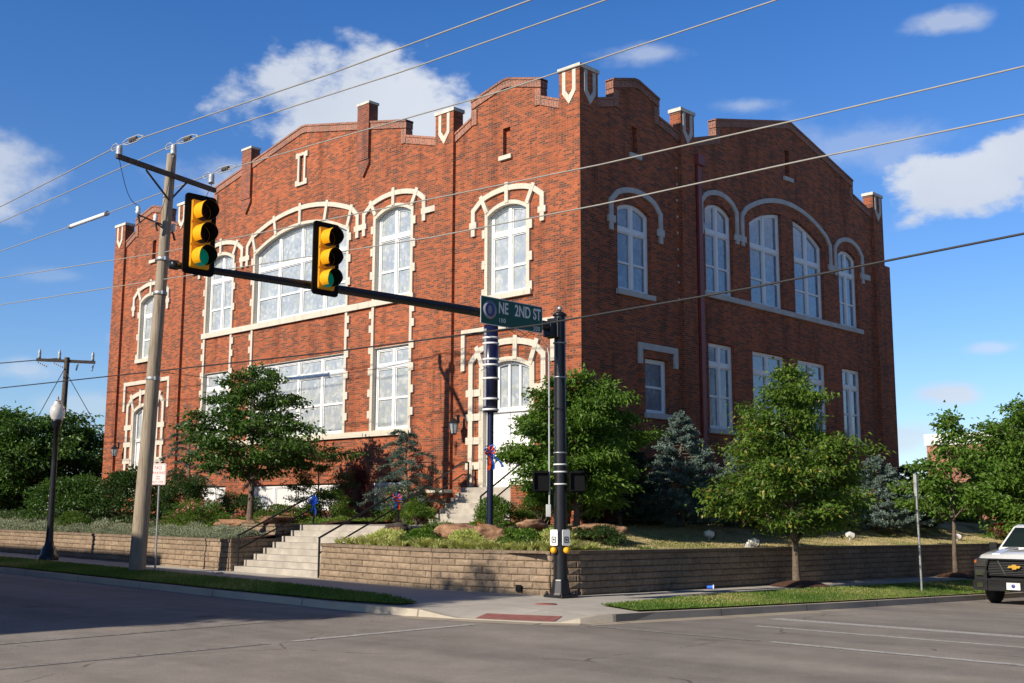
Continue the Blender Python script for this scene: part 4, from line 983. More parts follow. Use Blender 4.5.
mb = MB(); mb.tube([(cx-.02, cy-.05, 1.83), (cx-.02, cy-.05, 4.9), (cx-.02, cy-.10, 5.05)], .018, 8); mb.tube([(cx-.02, cy-.1, 5.05), (cx, cy-.35, 5.25), (cx+.1, cy-.5, 5.38)], .01, 6); mb.build('conduit', M['plastic_grey'], mast)
mb = MB(); mb.box((cx-.03, cy-.07, 1.70), (.10, .12, .25), R(45)); o = mb.build('junction_box', M['plastic_grey'], mast); bevel(o, .01)
mb = MB()
for k in range(3): mb.tube([(MX-.05, 16.95-.06*k, 5.37), (MX-.08, 16.9-.2*k, 5.25-.05*k), (MX-.05, 16.4-.3*k, 5.39)], .006, 5)
mb.build('loose_cable', M['darkwire'], mast)

def rounded(u0, u1, v0, v1, r, n=5):
    out = []
    for cx_, cy_, a0 in ((u1-r, v0+r, -90), (u1-r, v1-r, 0), (u0+r, v1-r, 90), (u0+r, v0+r, 180)):
        for k in range(n+1): a = R(a0+90*k/n); out.append((cx_+r*math.cos(a), cy_+r*math.sin(a)))
    return out
# signal head facing +X: local y across, z up
def signal_head(label, y, z):
    root = thing('traffic_light', label, 'traffic light', (MX, y, z), 'traffic lights on the mast arm')
    X0 = MX+.14; mp_ = lambda u, v, w: (X0+w, y+u, z+v)
    mb = MB(); mb.prism([rounded(-.27, .27, -.63, .63, .06), rounded(-.165, .165, -.53, .53, .02)], .0, .03, mp_); mb.build('backplate', M['blackplate'], root)
    hb = MB(); hb.prism([rounded(-.17, .17, -.535, .535, .03)], -.12, .05, mp_); h = hb.build('housing', M['yellow'], root); bevel(h, .01)
    for k in (-1, 0, 1):
        s_ = MB(); s_.prism([rounded(-.162, .162, k*.355-.168, k*.355+.168, .03)], .05, .066, mp_); d_ = s_.build('door_section', M['yellow'], root); bevel(d_, .006)
        col = M['lens_g'] if k == -1 else M['lens_d']
        ln = MB(); prof = [(0, .105), (.06, .100), (.11, .085), (.148, .062)]; ln.lathe(mp_(0, k*.355, 0), [(r_, w) for r_, w in prof], 24, 'X'); ln.build('lens', col, d_)
        # visor: tube open at the front, cut away underneath
        vs = []; fs = []; n_ = 30
        for ri, (rr_) in enumerate((.153, .146)):
            for i in range(n_+1):
                a = R(-52+284*i/n_); 
                L_ = .25*(1-.30*max(0, -math.sin(a)))
                for w in (.06, .06+L_): vs.append(mp_(rr_*math.cos(a), k*.355+rr_*math.sin(a), w))
        def q(ri, i, j): return ri*(n_+1)*2+i*2+j
        vb = MB()
        vb.add(vs[:(n_+1)*2], [(i*2, i*2+2, i*2+3, i*2+1) for i in range(n_)], True); vb.build('visor', M['yellow'], root)
        vb = MB(); vi = vs[(n_+1)*2:]; vb.add(vi, [(i*2, i*2+2, i*2+3, i*2+1) for i in range(n_)], True); vb.build('visor_lining', M['blackplate'], root)
    br = MB(); br.tube([mp_(0, -.62, -.06), mp_(0, .62, -.06)], .018, 8); br.box(mp_(0, 5.42-z, -.09), (.08, .12, .16)); br.build('bracket', M['blackmetal'], root)
signal_head('traffic light with yellow visors at the far end of the arm, nearest the utility pole', 9.0, 5.88)
signal_head('traffic light with yellow visors midway along the arm, before the big arched window', 11.41, 5.90)
# street name sign
sg = thing('street_name_sign', 'green street name sign with round seal hanging on the mast arm', 'sign', (MX+.13, 16.15, 5.53))
mp_ = lambda u, v, w: (MX+.13+w, 16.02+u, 5.535+v)
mb = MB(); mb.prism([rounded(-.885, .885, -.275, .275, .03)], 0, .008, mp_); mb.build('border', M['signgrey'] if 0 else M['signwhite'], sg)
mb = MB(); mb.prism([rounded(-.87, .87, -.26, .26, .025)], .004, .012, mp_); mb.build('panel', M['signgreen'], sg)
for txt, sz, u, v, xs in (('NE', .32, -.40, .03, .68), ('2ND', .32, .06, .03, .72), ('ST', .32, .60, .03, .68), ('100', .13, -.40, -.155, .95), ('200', .13, .60, -.20, .95)):
    tm = MB(); text_mesh(tm, txt, sz, lambda a, b_, c, u=u, v=v: mp_(u+a, v+b_-.04, .013+c), xs, .002); tm.build('lettering', M['signwhite'], sg)
sc_ = (-.64, .02)
mb = MB(); mb.lathe(mp_(sc_[0], sc_[1], 0), [(0, .013), (.185, .013), (.185, .016), (.0, .0165)], 32, 'X'); mb.build('seal_ring', M['signgrey'], sg)
mb = MB(); mb.lathe(mp_(sc_[0], sc_[1], 0), [(.13, .0175), (.0, .0176)], 32, 'X'); mb.build('seal_disc', M['signblue'], sg)
mb = MB(); 
pts = [(0+(.085 if k % 2 else .11)*math.cos(k*math.pi/8), (.085 if k % 2 else .11)*math.sin(k*math.pi/8)) for k in range(16)]
mb.prism([[(sc_[0]+a*.6, sc_[1]+b_*.9) for a, b_ in pts]], .018, .0195, mp_); mb.build('seal_emblem', M['signgrey'], sg)
mb = MB(); 
for u in (-.6, .6): mb.box(mp_(u, -.06, -.03), (.05, .05, .3))
mb.build('hanger', M['blackmetal'], sg)
# pedestrian signals seen from behind / side
def ped(label, px_, py_, rz):
    r_ = thing('pedestrian_signal', label, 'pedestrian signal', (px_, py_, 2.29), 'pedestrian signals on the mast', rz, local=True)
    mb = MB(); mb.prism([rounded(-.17, .17, -.215, .215, .04)], -.09, .09, lambda u, v, w: (u, w, v)); o = mb.build('housing', M['blackplate'], r_, local=True); bevel(o, .012)
    mb = MB(); mb.prism([rounded(-.16, .16, -.19, .19, .02), rounded(-.14, .14, -.17, .17, .02)], .09, .16, lambda u, v, w: (u, w, v)); mb.build('hood', M['blackplate'], r_, local=True)
    v = Vector((MX-px_, MY-py_, 0)); v = Matrix.Rotation(-rz, 3, 'Z') @ v
    mb = MB(); 
    for z_ in (-.17, .17): mb.tube([(0, 0, z_), (v.x, v.y, z_)], .02, 6)
    mb.build('bracket', M['blackmetal'], r_, local=True)
ped('black pedestrian signal box on the left side of the mast', MX-.29, MY-.27, R(44)+math.pi)
ped('black pedestrian signal box on the right side of the mast, against the dark shrubs', MX+.25, MY+.24, R(44)+math.pi)
def push(label, dx, dy, rz):
    r_ = thing('crossing_button', label, 'crossing button', (MX+dx, MY+dy, 1.16), 'crossing buttons on the mast', rz, local=True)
    mb = MB(); mb.prism([rounded(-.088, .088, -.16, .16, .025)], -.01, .01, lambda u, v, w: (u, w, v)); mb.build('plate', M['signwhite'], r_, local=True)
    mb = MB(); mb.prism([rounded(-.05, .05, -.10, .02, .01), rounded(-.035, .035, -.085, .005, .01)], -.014, -.011, lambda u, v, w: (u, w, v)); mb.prism([[(-.015, -.06), (.015, -.06), (.02, -.02), (-.02, -.02)]], -.0145, -.0115, lambda u, v, w: (u, w, v)); mb.build('pictogram', M['blackplate'], r_, local=True)
    mb = MB(); mb.lathe((0, -.02, -.25), [(0, -.06), (.04, -.055), (.062, -.03), (.066, .02), (.05, .05), (0, .05)], 14, 'Y'); mb.build('button', M['yellow'], r_, local=True)
push('white crossing button plate facing the road on the left side of the mast', -.02, -.175, R(10)); push('white crossing button plate on the right side of the mast', .175, -.03, R(75))

# ------------------------------------------------------------------ utility pole
UX, UY = -27.62, 14.90
ROOTZ = G(UX, UY)
up_ = thing('utility_pole', 'weathered leaning wooden utility pole with crossarm beside the kerb', 'utility pole', (UX, UY, ROOTZ))
top = Vector((-27.46, 15.22, 11.35)); bot = Vector((UX, UY, ROOTZ-.1))
mb = MB(); mb.tube([bot, bot.lerp(top, .3), bot.lerp(top, .65), top], [.215, .19, .155, .125], 16); mb.build('pole_shaft', M['wood'], up_)
ca, cb_ = Vector((-26.80, 13.27, 10.62)), Vector((-27.74, 16.74, 10.77)); d_ = (cb_-ca).normalized(); cm = (ca+cb_)/2
off = Vector((.14, .05, 0)); mb = MB(); ang = math.atan2(d_.y, d_.x)
mb.box(cm+off*.3, ((cb_-ca).length, .10, .13), ang); o = mb.build('crossarm', M['timber'], up_); bevel(o, .01)
for sgn in (-1, 1):
    mb = MB(); mb.tube([cm+d_*sgn*.75+Vector((0, 0, -.05)), Vector((-27.49, 15.17, 10.01))+Vector((0.12, 0, 0))], .028, 6); mb.build('crossarm_brace', M['timber'], up_)
INS = {}
def insulator(name, p, root=up_):
    mb = MB(); mb.tube([p+Vector((0, 0, -.04)), p+Vector((0, 0, .05))], .02, 6)
    prof = [(0, .02), (.085, .03), (.09, .07), (.07, .09), (.09, .12), (.07, .145), (.09, .17), (.07, .195), (.09, .22), (.07, .245), (.08, .27), (.05, .32), (0, .33)]
    mb.lathe(p, prof, 12); mb.build('insulator', M['porcelain'], root)
tops = [ca+d_*.12+Vector((0, 0, .07)), Vector((-27.34, 15.20, 11.28)), cb_-d_*.12+Vector((0, 0, .08))]
for p in tops: insulator('i', p)
# the cut-outs and fittings below the crossarm
for k, (a, z_) in enumerate(((-1.0, 9.45), (-.38, 9.35), (.27, 9.2))):
    p = Vector((-27.50, 15.17, z_))+d_*a
    mb = MB(); mb.lathe(p, [(0, 0), (.05, .02), (.07, .08), (.05, .12), (.07, .18), (.03, .24), (0, .25)], 10); mb.build('fuse_cutout', M['whiteporc'], up_)
    mb = MB(); mb.tube([p, Vector((-27.50, 15.14, z_-.12))], .022, 6); mb.tube([p+Vector((0, 0, -.02)), p+d_*.08+Vector((0, 0, -.22))], .03, 6); mb.build('cutout_arm', M['timber'], up_)
    src = tops[k]; q = [src.lerp(p+Vector((0, 0, .25)), t_)+Vector((0, 0, -.55*math.sin(math.pi*t_)*(1 if k != 0 else .6)))-d_*.0 for t_ in np.linspace(0, 1, 9)]
    mb = MB(); mb.tube(q, .009, 5); mb.build('jumper_wire', M['darkwire'], up_)
for z_ in (8.6, 7.65, 5.3):
    mb = MB(); mb.lathe(bot.lerp(top, (z_-.1)/11.5), [(.185, -.04), (.19, -.03), (.19, .03), (.185, .04)], 14); mb.box(bot.lerp(top, (z_-.1)/11.5)+Vector((.2, -.02, 0)), (.12, .1, .1)); mb.build('clamp', M['grey'], up_)
mb = MB(); mb.tube([Vector((-27.39, 15.22, 8.26)), Vector((-26.53, 15.65, 8.19))], .035, 8); mb.build('strain_rod', M['yellow'], up_)

def wire(label, cat_pts, r_, mat, sag=0):
    """cable through the given points"""
    P = [Vector(p) for p in cat_pts]; Q = []
    for i in range(len(P)-1):
        n_ = max(2, int((P[i+1]-P[i]).length/1.0))
        for k in range(n_):
            t_ = k/n_; Q.append(P[i].lerp(P[i+1], t_)+Vector((0, 0, -sag*4*t_*(1-t_))))
    Q.append(P[-1]); mb = MB(); mb.tube(Q, r_, 6)
    o = mb.build('overhead_wire', mat); return props(o, label, 'wire')

tp = [p+Vector((0, 0, .32)) for p in tops]
wire('power line from the near end of the crossarm, topmost over the roofline', [(-96.48, 13.83, 11.57), (-58.96, 13.61, 10.82), (-34.30, 13.45, 10.82), tuple(tp[0]), (-18.01, 13.40, 10.52), (-12.33, 13.40, 10.30), (-4.29, 13.40, 10.17), (12.86, 13.40, 10.49)], .015, M['greywire'])
wire('power line from the insulator on the tip of the wooden pole', [(-96.48, 15.44, 12.75), (-64.32, 15.33, 11.89), (-38.81, 15.22, 11.46), tuple(tp[1]), (-17.90, 15.20, 11.06), (-12.17, 15.20, 10.86), (-4.29, 15.22, 10.76), (12.86, 15.22, 11.14)], .015, M['greywire'])
wire('power line from the far end of the crossarm, crossing in front of the gable', [(-96.48, 17.15, 12.53), (-64.32, 16.94, 11.67), (-42.24, 16.72, 11.27), (-33.88, 16.62, 11.14), tuple(tp[2]), (-16.29, 16.62, 10.59), (-9.65, 16.62, 10.49), (-3.22, 16.62, 10.49), (12.86, 16.62, 10.92)], .015, M['greywire'])
wire('pale service cable crossing the dark facade just under its parapet', [(-96.48, 15.12, 12.75), (-64.32, 15.12, 11.24), (-38.27, 15.12, 9.41), (-27.39, 15.12, 8.58), (-16.19, 15.12, 7.97), (-12.29, 15.12, 7.77), (-8.36, 15.12, 7.64), (-5.04, 15.12, 7.56), (12.86, 15.12, 7.71)], .013, M['greywire'])
wire('pale service cable crossing the dark facade above its arched windows', [(-96.48, 15.12, 11.89), (-64.32, 15.12, 10.17), (-38.06, 15.12, 8.47), (-27.60, 15.12, 7.84), (-16.72, 15.12, 7.19), (-12.33, 15.12, 7.04), (-8.36, 15.12, 6.98), (-5.04, 15.12, 6.90), (12.86, 15.12, 7.06)], .013, M['greywire'])
wire('thick dark cable passing in front of the green street sign', [(-96.48, 15.06, 7.60), (-64.32, 15.06, 6.53), (-37.52, 15.06, 5.63), (-27.76, 15.06, 5.35), (-19.94, 15.06, 5.13), (-13.72, 15.06, 5.04), (-9.27, 15.06, 5.12), (-5.15, 15.06, 5.28), (12.86, 15.06, 6.21)], .017, M['darkwire'])
wire('slack dark drop cable looping from the wooden pole toward the church', [(-27.55, 15.17, 5.35), (-26.69, 16.62, 5.19), (-26.16, 18.76, 5.35), (-25.73, 21.44, 5.88), (-25.30, 26.59, 7.39)], .008, M['darkwire'])
# dead-end hardware beside each insulator
for p in tp:
    for sgn, ln in ((1, 1.25), (-1, .45)):
        r_ = up_; mb = MB(); a = p+Vector((.10*sgn, 0, .02)); b_ = p+Vector((ln*sgn, 0, -.03*ln if sgn > 0 else 0))
        for s_ in (-.05, .05):
            mb.tube([a.lerp(b_, .05)+Vector((0, 0, s_*.4)), a.lerp(b_, .25)+Vector((0, 0, s_*1.6)), a.lerp(b_, .75)+Vector((0, 0, s_*1.6)), b_], .014, 5)
        mb.build('clamp_loop', M['porcelain'], r_)
        if sgn > 0:
            mb = MB(); cc = a.lerp(b_, .42)
            for k in range(4): mb.lathe(cc+Vector((k*.085, 0, 0)), [(0, -.03), (.055, -.02), (.06, .01), (.02, .03), (0, .03)], 10, 'X')
            mb.build('strain_insulator', M['timber'], r_)
wc = thing('wire_cover', 'white plastic tube clipped on the lower left power line', 'wire cover', (-35.05, 16.62, 11.14))
mb = MB(); mb.tube([(-36.45, 16.64, 11.17), (-33.98, 16.62, 11.14)], .065, 10); mb.build('tube', M['white'], wc)
mb = MB(); mb.tube([(-36.56, 16.64, 11.17), (-36.45, 16.64, 11.17)], .08, 10); mb.tube([(-33.98, 16.62, 11.14), (-33.88, 16.62, 11.14)], .08, 10); mb.build('end_clip', M['grey'], wc)
# distant utility pole at the left
fp = thing('distant_utility_pole', 'dark distant utility pole rising behind the left maple', 'utility pole', (-59.8, 27.4, .5))
mb = MB(); mb.tube([(-59.8, 27.4, .3), (-59.75, 27.5, 9.95)], [.2, .14], 10); mb.build('pole_shaft', M['timber'], fp)
da = Vector((-.42, -.9, 0)).normalized()
mb = MB(); mb.box((-59.75, 27.45, 9.75), (3.0, .12, .16), math.atan2(da.y, da.x)); mb.build('crossarm', M['timber'], fp)
for a in (-1.35, .0+.35, 1.35):
    p = Vector((-59.75, 27.45, 9.82))+da*a; mb = MB(); mb.lathe(p, [(0, 0), (.08, .02), (.09, .12), (.07, .2), (.09, .28), (.05, .5), (0, .52)], 8); mb.build('insulator', M['porcelain'], fp)
for k, a in enumerate((-1.4, -.6, .6, 1.4)):
    p = Vector((-59.75, 27.45, 9.6))+da*a
    mb = MB()
    for q in range(5): mb.lathe(p+Vector((.14*q*(1 if k > 1 else -1), .05*q, -.06*q)), [(0, -.05), (.07, 0), (0, .05)], 7)
    mb.build('strain_insulator', M['porcelain'], fp)
wire('thin line running left from the top of the distant pole', [(-120, 12, 12.5), (-90, 21, 10.4), (-59.9, 27.2, 9.9)], .03, M['darkwire'])
wire('lower thin line running left from the distant pole', [(-120, 12, 8.5), (-90, 21, 6.7), (-59.8, 27.4, 6.3), (-50, 36, 6.0), (-40, 60, 7)], .03, M['darkwire'])
wire('guy line slanting down right from the distant pole', [(-59.8, 27.4, 9.3), (-54, 30, .8)], .02, M['darkwire'])
wire('guy line slanting down left from the distant pole', [(-59.8, 27.4, 9.3), (-64, 25, .8)], .02, M['darkwire'])

# ------------------------------------------------------------------ street lamp, signs, poles
lx, ly = -35.1, 15.95; lz = G(lx, ly)
la = thing('street_lamp', 'black post street lamp with clear acorn globe beside the left kerb', 'street lamp', (lx, ly, lz))
mb = MB(); mb.lathe((lx, ly, lz), [(.30, 0), (.30, .12), (.24, .18), (.21, .36), (.15, .45), (.115, .6), (.10, 1.0), (.085, 3.0), (.075, 4.05), (.11, 4.08), (.12, 4.16), (.16, 4.3), (.17, 4.36), (0, 4.37)], 16); mb.build('post', M['blackmetal'], la)
m, t, b = newmat('lamp_globe'); b.inputs['Base Color'].default_value = (.8, .8, .78, 1); b.inputs['Roughness'].default_value = .25; b.inputs['Transmission Weight'].default_value = .35; M['globe'] = m
mb = MB(); mb.lathe((lx, ly, lz+4.36), [(.16, 0), (.22, .12), (.235, .25), (.20, .40), (.13, .48), (.12, .50), (.13, .54), (.06, .62), (0, .64)], 16); mb.build('globe', M['globe'], la)
mb = MB(); mb.lathe((lx, ly, lz+5.0), [(.03, 0), (.02, .06), (0, .12)], 8); mb.build('finial', M['blackmetal'], la)
def post_sign(label, x, y, h, lean=(0, 0), plate=None, r_=.028, mat=None):
    z = G(x, y); root = thing('sign_post', label, 'sign', (x, y, z)); mb = MB(); mb.tube([(x, y, z-.1), (x+lean[0], y+lean[1], z+h)], r_, 8); mb.build('post', mat or M['grey'], root); return root
npz = post_sign('no parking sign on a thin grey post beside the wooden pole', -28.45, 15.88, 2.82)
ang = R(-34); fx, fy = math.sin(-ang), -math.cos(ang)
NM = lambda u, v, w: (-28.45+u*math.cos(R(33))+w*math.sin(R(33)), 15.84+u*math.sin(R(33))-w*math.cos(R(33)), G(-28.45, 15.88)+2.56+v)
mb = MB(); mb.prism([rounded(-.235, .235, -.29, .29, .04)], .02, .03, NM); o = mb.build('plate', M['signwhite'], npz)
for txt, sz, v in (('NO', .14, .13), ('PARKING', .105, .0), ('THIS', .06, -.085), ('SIDE', .06, -.145), ('ANY TIME', .075, -.235)):
    tm = MB(); text_mesh(tm, txt, sz, lambda a, b_, c, v=v: NM(a, v+b_, .031+c), .92, .001, 'CENTER'); tm.build('lettering', M['signred'], npz)
mb = MB(); mb.prism([rounded(-.222, .222, -.277, .277, .03), rounded(-.212, .212, -.267, .267, .03)], .030, .0315, NM); mb.build('red_border', M['signred'], npz)
p2 = post_sign('bare grey sign post on the sunny grass strip before the second street tree', -12.78, 28.5, 2.92, (.02, -.1), r_=.032)
mb = MB(); mb.rng(-12.80, -12.72, 28.36, 28.46, 2.1, 2.66); mb.build('plate_edge', M['grey'], p2)
# blue banner pole in the corner bed
bpx, bpy_ = -19.34, 19.5; bz = T(bpx, bpy_)
bp = thing('banner_pole', 'navy blue pole wearing a fat navy sleeve with white bands, in the corner bed', 'pole', (bpx, bpy_, bz))
mb = MB(); mb.tube([(bpx, bpy_, bz-.1), (bpx, bpy_, 6.25)], .078, 14); mb.build('pole', M['navy'], bp)
mb = MB(); mb.lathe((bpx, bpy_, 0), [(.09, 4.05), (.18, 4.06), (.18, 6.2), (.09, 6.21)], 20); mb.build('sleeve', M['navy'], bp)
for z_ in (5.86, 5.72, 5.33, 5.19, 4.86, 4.36, 4.10):
    mb = MB(); mb.lathe((bpx, bpy_, z_), [(.17, 0), (.205, .002), (.205, .045), (.17, .047)], 20); mb.build('white_band', M['white'], bp)
mb = MB(); mb.rng(bpx-.04, bpx+.04, bpy_-.20, bpy_-.15, 4.2, 6.1); mb.build('hinge_strip', M['grey'], bp)
def bow(name, label, p, cols, s=1.0, seed=1, wild=1):
    rn = random.Random(seed); p = Vector(p); root = thing(name, label, 'bow', tuple(p), 'ribbon bows')
    vdir = (Vector((0, 0, 1.6))-p); vdir.z = 0; vdir.normalize(); side = Vector((vdir.y, -vdir.x, 0)); P0 = p+vdir*.11
    for k in range(8):
        a = k*math.pi/4+rn.uniform(-.2, .2); r_ = s*rn.uniform(.13, .19); mb = MB(); d_ = side*math.cos(a)+Vector((0, 0, 1))*math.sin(a)
        pts = []; w_ = (vdir*.8+d_.cross(vdir)*.6).normalized()*.035*s
        for i in range(9):
            tt = i/8*2*math.pi; pts.append(P0+d_*r_*(1-math.cos(tt))/2*1.15+d_.cross(vdir)*math.sin(tt)*r_*.42+vdir*.05*math.sin(tt/2))
        vs = []
        for q in pts: vs += [tuple(q-w_), tuple(q+w_)]
        mb.add(vs, [(2*i, 2*i+2, 2*i+3, 2*i+1) for i in range(8)], True); mb.build('ribbon_loop', cols[k % 2], root)
    for k in range(4):
        mb = MB(); l_ = s*rn.uniform(.35, .6); dx = rn.uniform(-.25, .25)*(1.0)
        if k == 0 and wild: dx = -.85; l_ = .45*s
        vs = []
        for i in range(7):
            tt = i/6; q = P0+side*(dx*tt*l_+.02*math.sin(tt*7))+Vector((0, 0, -tt*l_))+vdir*(.03*math.sin(tt*5+k)); w_ = side*.03*s+vdir*.01
            vs += [tuple(q-w_), tuple(q+w_)]
        mb.add(vs, [(2*i, 2*i+2, 2*i+3, 2*i+1) for i in range(6)], True); mb.build('ribbon_tail', cols[(k+1) % 2], root)
    return root
bow('ribbon_bow', 'orange and blue ribbon bow tied round the navy pole', (bpx, bpy_, 3.12), (M['rib_orange'], M['rib_blue']), .85, 3)
bow('ribbon_bow', 'blue and orange bow on the top of the left lower handrail', (-26.93, 19.93, 1.98), (M['rib_blue'], M['rib_orange'] if 0 else M['rib_blue']), .72, 5, 0)
bow('ribbon_bow', 'blue bow with orange tail on the top of the right lower handrail', (-23.2, 19.9, 2.05), (M['rib_blue'], M['rib_orange']), .72, 8, 0)
# ------------------------------------------------------------------ rocks
def rock(label, x, y, z, sx, sy, sz, seed, mat):
    bm = bmesh.new(); bmesh.ops.create_icosphere(bm, subdivisions=4, radius=1); rn = np.random.default_rng(seed); off = rn.uniform(0, 10, 3)
    from mathutils import noise as nz_
    for v in bm.verts:
        p = v.co.copy(); d = 1+.42*nz_.noise(Vector(off)+p*1.2)+.20*nz_.noise(Vector(off)+p*2.7)+.08*nz_.noise(Vector(off)+p*6)
        p = Vector([math.copysign(abs(c)**.75, c) for c in p]); v.co = Vector((p.x*sx, p.y*sy, p.z*sz))*d
    me = bpy.data.meshes.new('boulder'); bm.to_mesh(me); bm.free(); me.materials.append(mat)
    for p in me.polygons: p.use_smooth = True
    o = bpy.data.objects.new('boulder', me); COL.objects.link(o); o.location = (x, y, z); o.rotation_euler = (0, 0, seed); return props(o, label, 'rock', 'boulders in the raised corner bed')
rock('dark brown boulder near the top of the right handrail', -22.4, 19.2, 1.22, .34, .26, .17, 1, M['rockdark'])
rock('small tan boulder propped under the dark brown one', -22.1, 18.9, 1.08, .2, .18, .2, 2, M['rock'])
rock('long rust coloured sandstone boulder with sloping top, largest in the bed', -19.9, 18.9, 1.14, .56, .32, .22, 13, M['rock'])
rock('blocky sandstone boulder just left of the round green shrub', -18.85, 18.95, 1.14, .36, .28, .22, 4, M['rock'])
rock('low flat sandstone boulder behind the beds left of the mast', -17.9, 19.4, 1.36, .42, .3, .13, 5, M['rock'])
rock('flat tan boulder half hidden right of the mast', -17.0, 19.3, 1.12, .6, .35, .10, 6, M['rock'])
rock('reddish boulder in shade beneath the dark spruces', -17.9, 21.8, 1.22, .6, .4, .16, 7, M['rock'])
# lawn floodlights
def flood(label, x, y, kind=0):
    z = T(x, y); r_ = thing('lawn_floodlight', label, 'floodlight', (x, y, z), 'floodlights on the lawn', R(60), local=True)
    mb = MB(); mb.tube([(0, 0, -.05), (0, 0, .12)], .03, 8); mb.build('stake', M['plastic_grey'], r_, local=True)
    mb = MB(); mb.tube([(-.12, 0, .16), (-.02, 0, .19), (.12, 0, .13)], [.07, .09, .10], 12); o = mb.build('lamp_body', M['white'], r_, local=True)
    mb = MB(); mb.tube([(.12, 0, .13), (.15, 0, .12)], [.10, .105], 12); mb.build('lens', M['lens_d'], r_, local=True)
    if kind:
        mb = MB(); mb.box((0, .15, .06), (.3, .2, .12)); o = mb.build('junction_box', M['plastic_grey'], r_, local=True); bevel(o, .02)
        mb = MB(); mb.tube([(.0, .3, -.05), (0, .3, .12), (.15, .35, .18), (.3, .38, .12)], .05, 10); mb.build('second_lamp', M['white'], r_, local=True)
flood('white twin floodlight at the lawn edge above the block wall left of the street tree', -16.25, 26.2, 1)
flood('small white floodlight further back on the lawn behind the street tree', -17.9, 26.6)
flood('white floodlight on the lawn to the right of the street tree', -18.0, 34.9)
flood('small white floodlight on the lawn near the second street tree', -17.4, 42.0)
# litter
cupz = SW(-15.5, 22.6); cup = thing('paper_cup', 'crushed blue and white paper cup at the foot of the shaded wall', 'cup', (-15.5, 22.9, G(-15.5, 22.9)))
mb = MB(); mb.tube([(-15.5, 22.9, G(-15.5, 22.9)+.045), (-15.38, 22.98, G(-15.5, 22.9)+.05)], [.035, .05], 12); mb.build('cup_body', M['rib_blue'], cup)
mb = MB(); mb.tube([(-15.38, 22.98, G(-15.5, 22.9)+.05), (-15.36, 22.99, G(-15.5, 22.9)+.05)], [.055, .055], 12); mb.build('cup_rim', M['white'], cup)
def paper(label, x, y, sd):
    rn = random.Random(sd); mb = MB(); n_ = 5; vs = [(x+(i-2)*.09+rn.uniform(-.02, .02), y+(j-2)*.05+rn.uniform(-.02, .02), G(x, y)+.012+rn.uniform(0, .05)) for j in range(n_) for i in range(n_)]
    mb.add(vs, [(j*n_+i, j*n_+i+1, (j+1)*n_+i+1, (j+1)*n_+i) for j in range(n_-1) for i in range(n_-1)], True)
    o = mb.build('paper_scrap', M['white']); props(o, label, 'litter', 'paper litter on the sidewalk')
paper('crumpled white paper on the sidewalk below the garden stairs', -26.0, 16.3, 1); paper('crumpled white paper on the shaded sidewalk near the street lamp', -37.2, 16.6, 2)
# iron cover in the corner paving
mb = MB(); mb.lathe((-14.3, 15.9, SW(-14.3, 15.9)), [(0, .012), (.2, .012), (.21, .0)], 20); o = mb.build('utility_cover', M['tactile']); props(o, 'small round rusty cover in the corner paving before the mast', 'utility cover')
# drain outlets in the block wall
for i, (dx, lab) in enumerate(((-16.55, 'black square drain outlet low in the sunlit corner wall'),)):
    mb = MB(); y_ = 17.62; mb.box((dx, y_-.05, .09), (.13, .10, .11), R(14)); mb.box((dx, y_-.09, .16), (.15, .04, .02), R(14)); o = mb.build('drain_outlet', M['blackplate']); props(o, lab, 'drain')

# ------------------------------------------------------------------ pickup truck (front towards -Y)
TX, TY = -10.42, 28.4; TZ = G(-11, 29)+RD-.02
tr = thing('pickup_truck', 'white pickup truck with black grille guard parked at the right kerb', 'truck', (TX, TY, TZ), None, 0, local=True)
tr.scale = (1.0, 1.0, 1.03)
M['tpaint'], t, b = newmat('white_car_paint'); b.inputs['Base Color'].default_value = (.74, .75, .76, 1); b.inputs['Roughness'].default_value = .28; b.inputs['Coat Weight'].default_value = 1; b.inputs['Coat Roughness'].default_value = .04
M['tglass'], t, b = newmat('car_glass'); b.inputs['Base Color'].default_value = (.012, .02, .018, 1); b.inputs['Roughness'].default_value = .05; b.inputs['Specular IOR Level'].default_value = .8
M['amber'] = simple('amber_lens', (.35, .09, .02), .3); M['tblack'] = simple('black_plastic', (.010, .010, .011), .65, spec=.25); M['tyre'] = simple('tyre_rubber', (.014, .014, .014), .85); M['chrome'] = simple('chrome', (.5, .5, .5), .15, metal=1, var=.02); M['gold'] = simple('gold_badge', (.62, .36, .05), .3, metal=.3)
X = lambda s_: (lambda u, v, w: (w, u, v))
mb = MB()
def loft(mb, secs):
    """secs: list of (y, [(x,z)...]) rings with equal count"""
    n_ = len(secs[0][1]); vs = [(x, y, z) for y, r_ in secs for x, z in r_]
    mb.add(vs, [(i*n_+k, i*n_+(k+1) % n_, (i+1)*n_+(k+1) % n_, (i+1)*n_+k) for i in range(len(secs)-1) for k in range(n_)], True)
    mb.add([(x, secs[0][0], z) for x, z in secs[0][1]], [tuple(range(n_))]); mb.add([(x, secs[-1][0], z) for x, z in secs[-1][1]], [tuple(range(n_-1, -1, -1))])
def sec(hw, zb_, zt, r_, crown=.03):
    return [(-hw+.02, zb_), (-hw, zb_+.15), (-hw-.005, (zb_+zt)/2), (-hw+.01, zt-r_), (-hw+r_, zt), (0, zt+crown), (hw-r_, zt), (hw-.01, zt-r_), (hw+.005, (zb_+zt)/2), (hw, zb_+.15), (hw-.02, zb_)]
mb = MB(); loft(mb, [(.12, sec(.93, .62, 1.10, .10)), (.22, sec(.98, .50, 1.17, .12)), (.6, sec(1.0, .45, 1.23, .14)), (1.55, sec(1.01, .42, 1.30, .14)), (1.65, sec(1.01, .42, 1.30, .12)), (3.9, sec(1.01, .42, 1.28, .10)), (5.75, sec(1.0, .5, 1.27, .06)), (5.8, sec(.97, .55, 1.2, .06))])
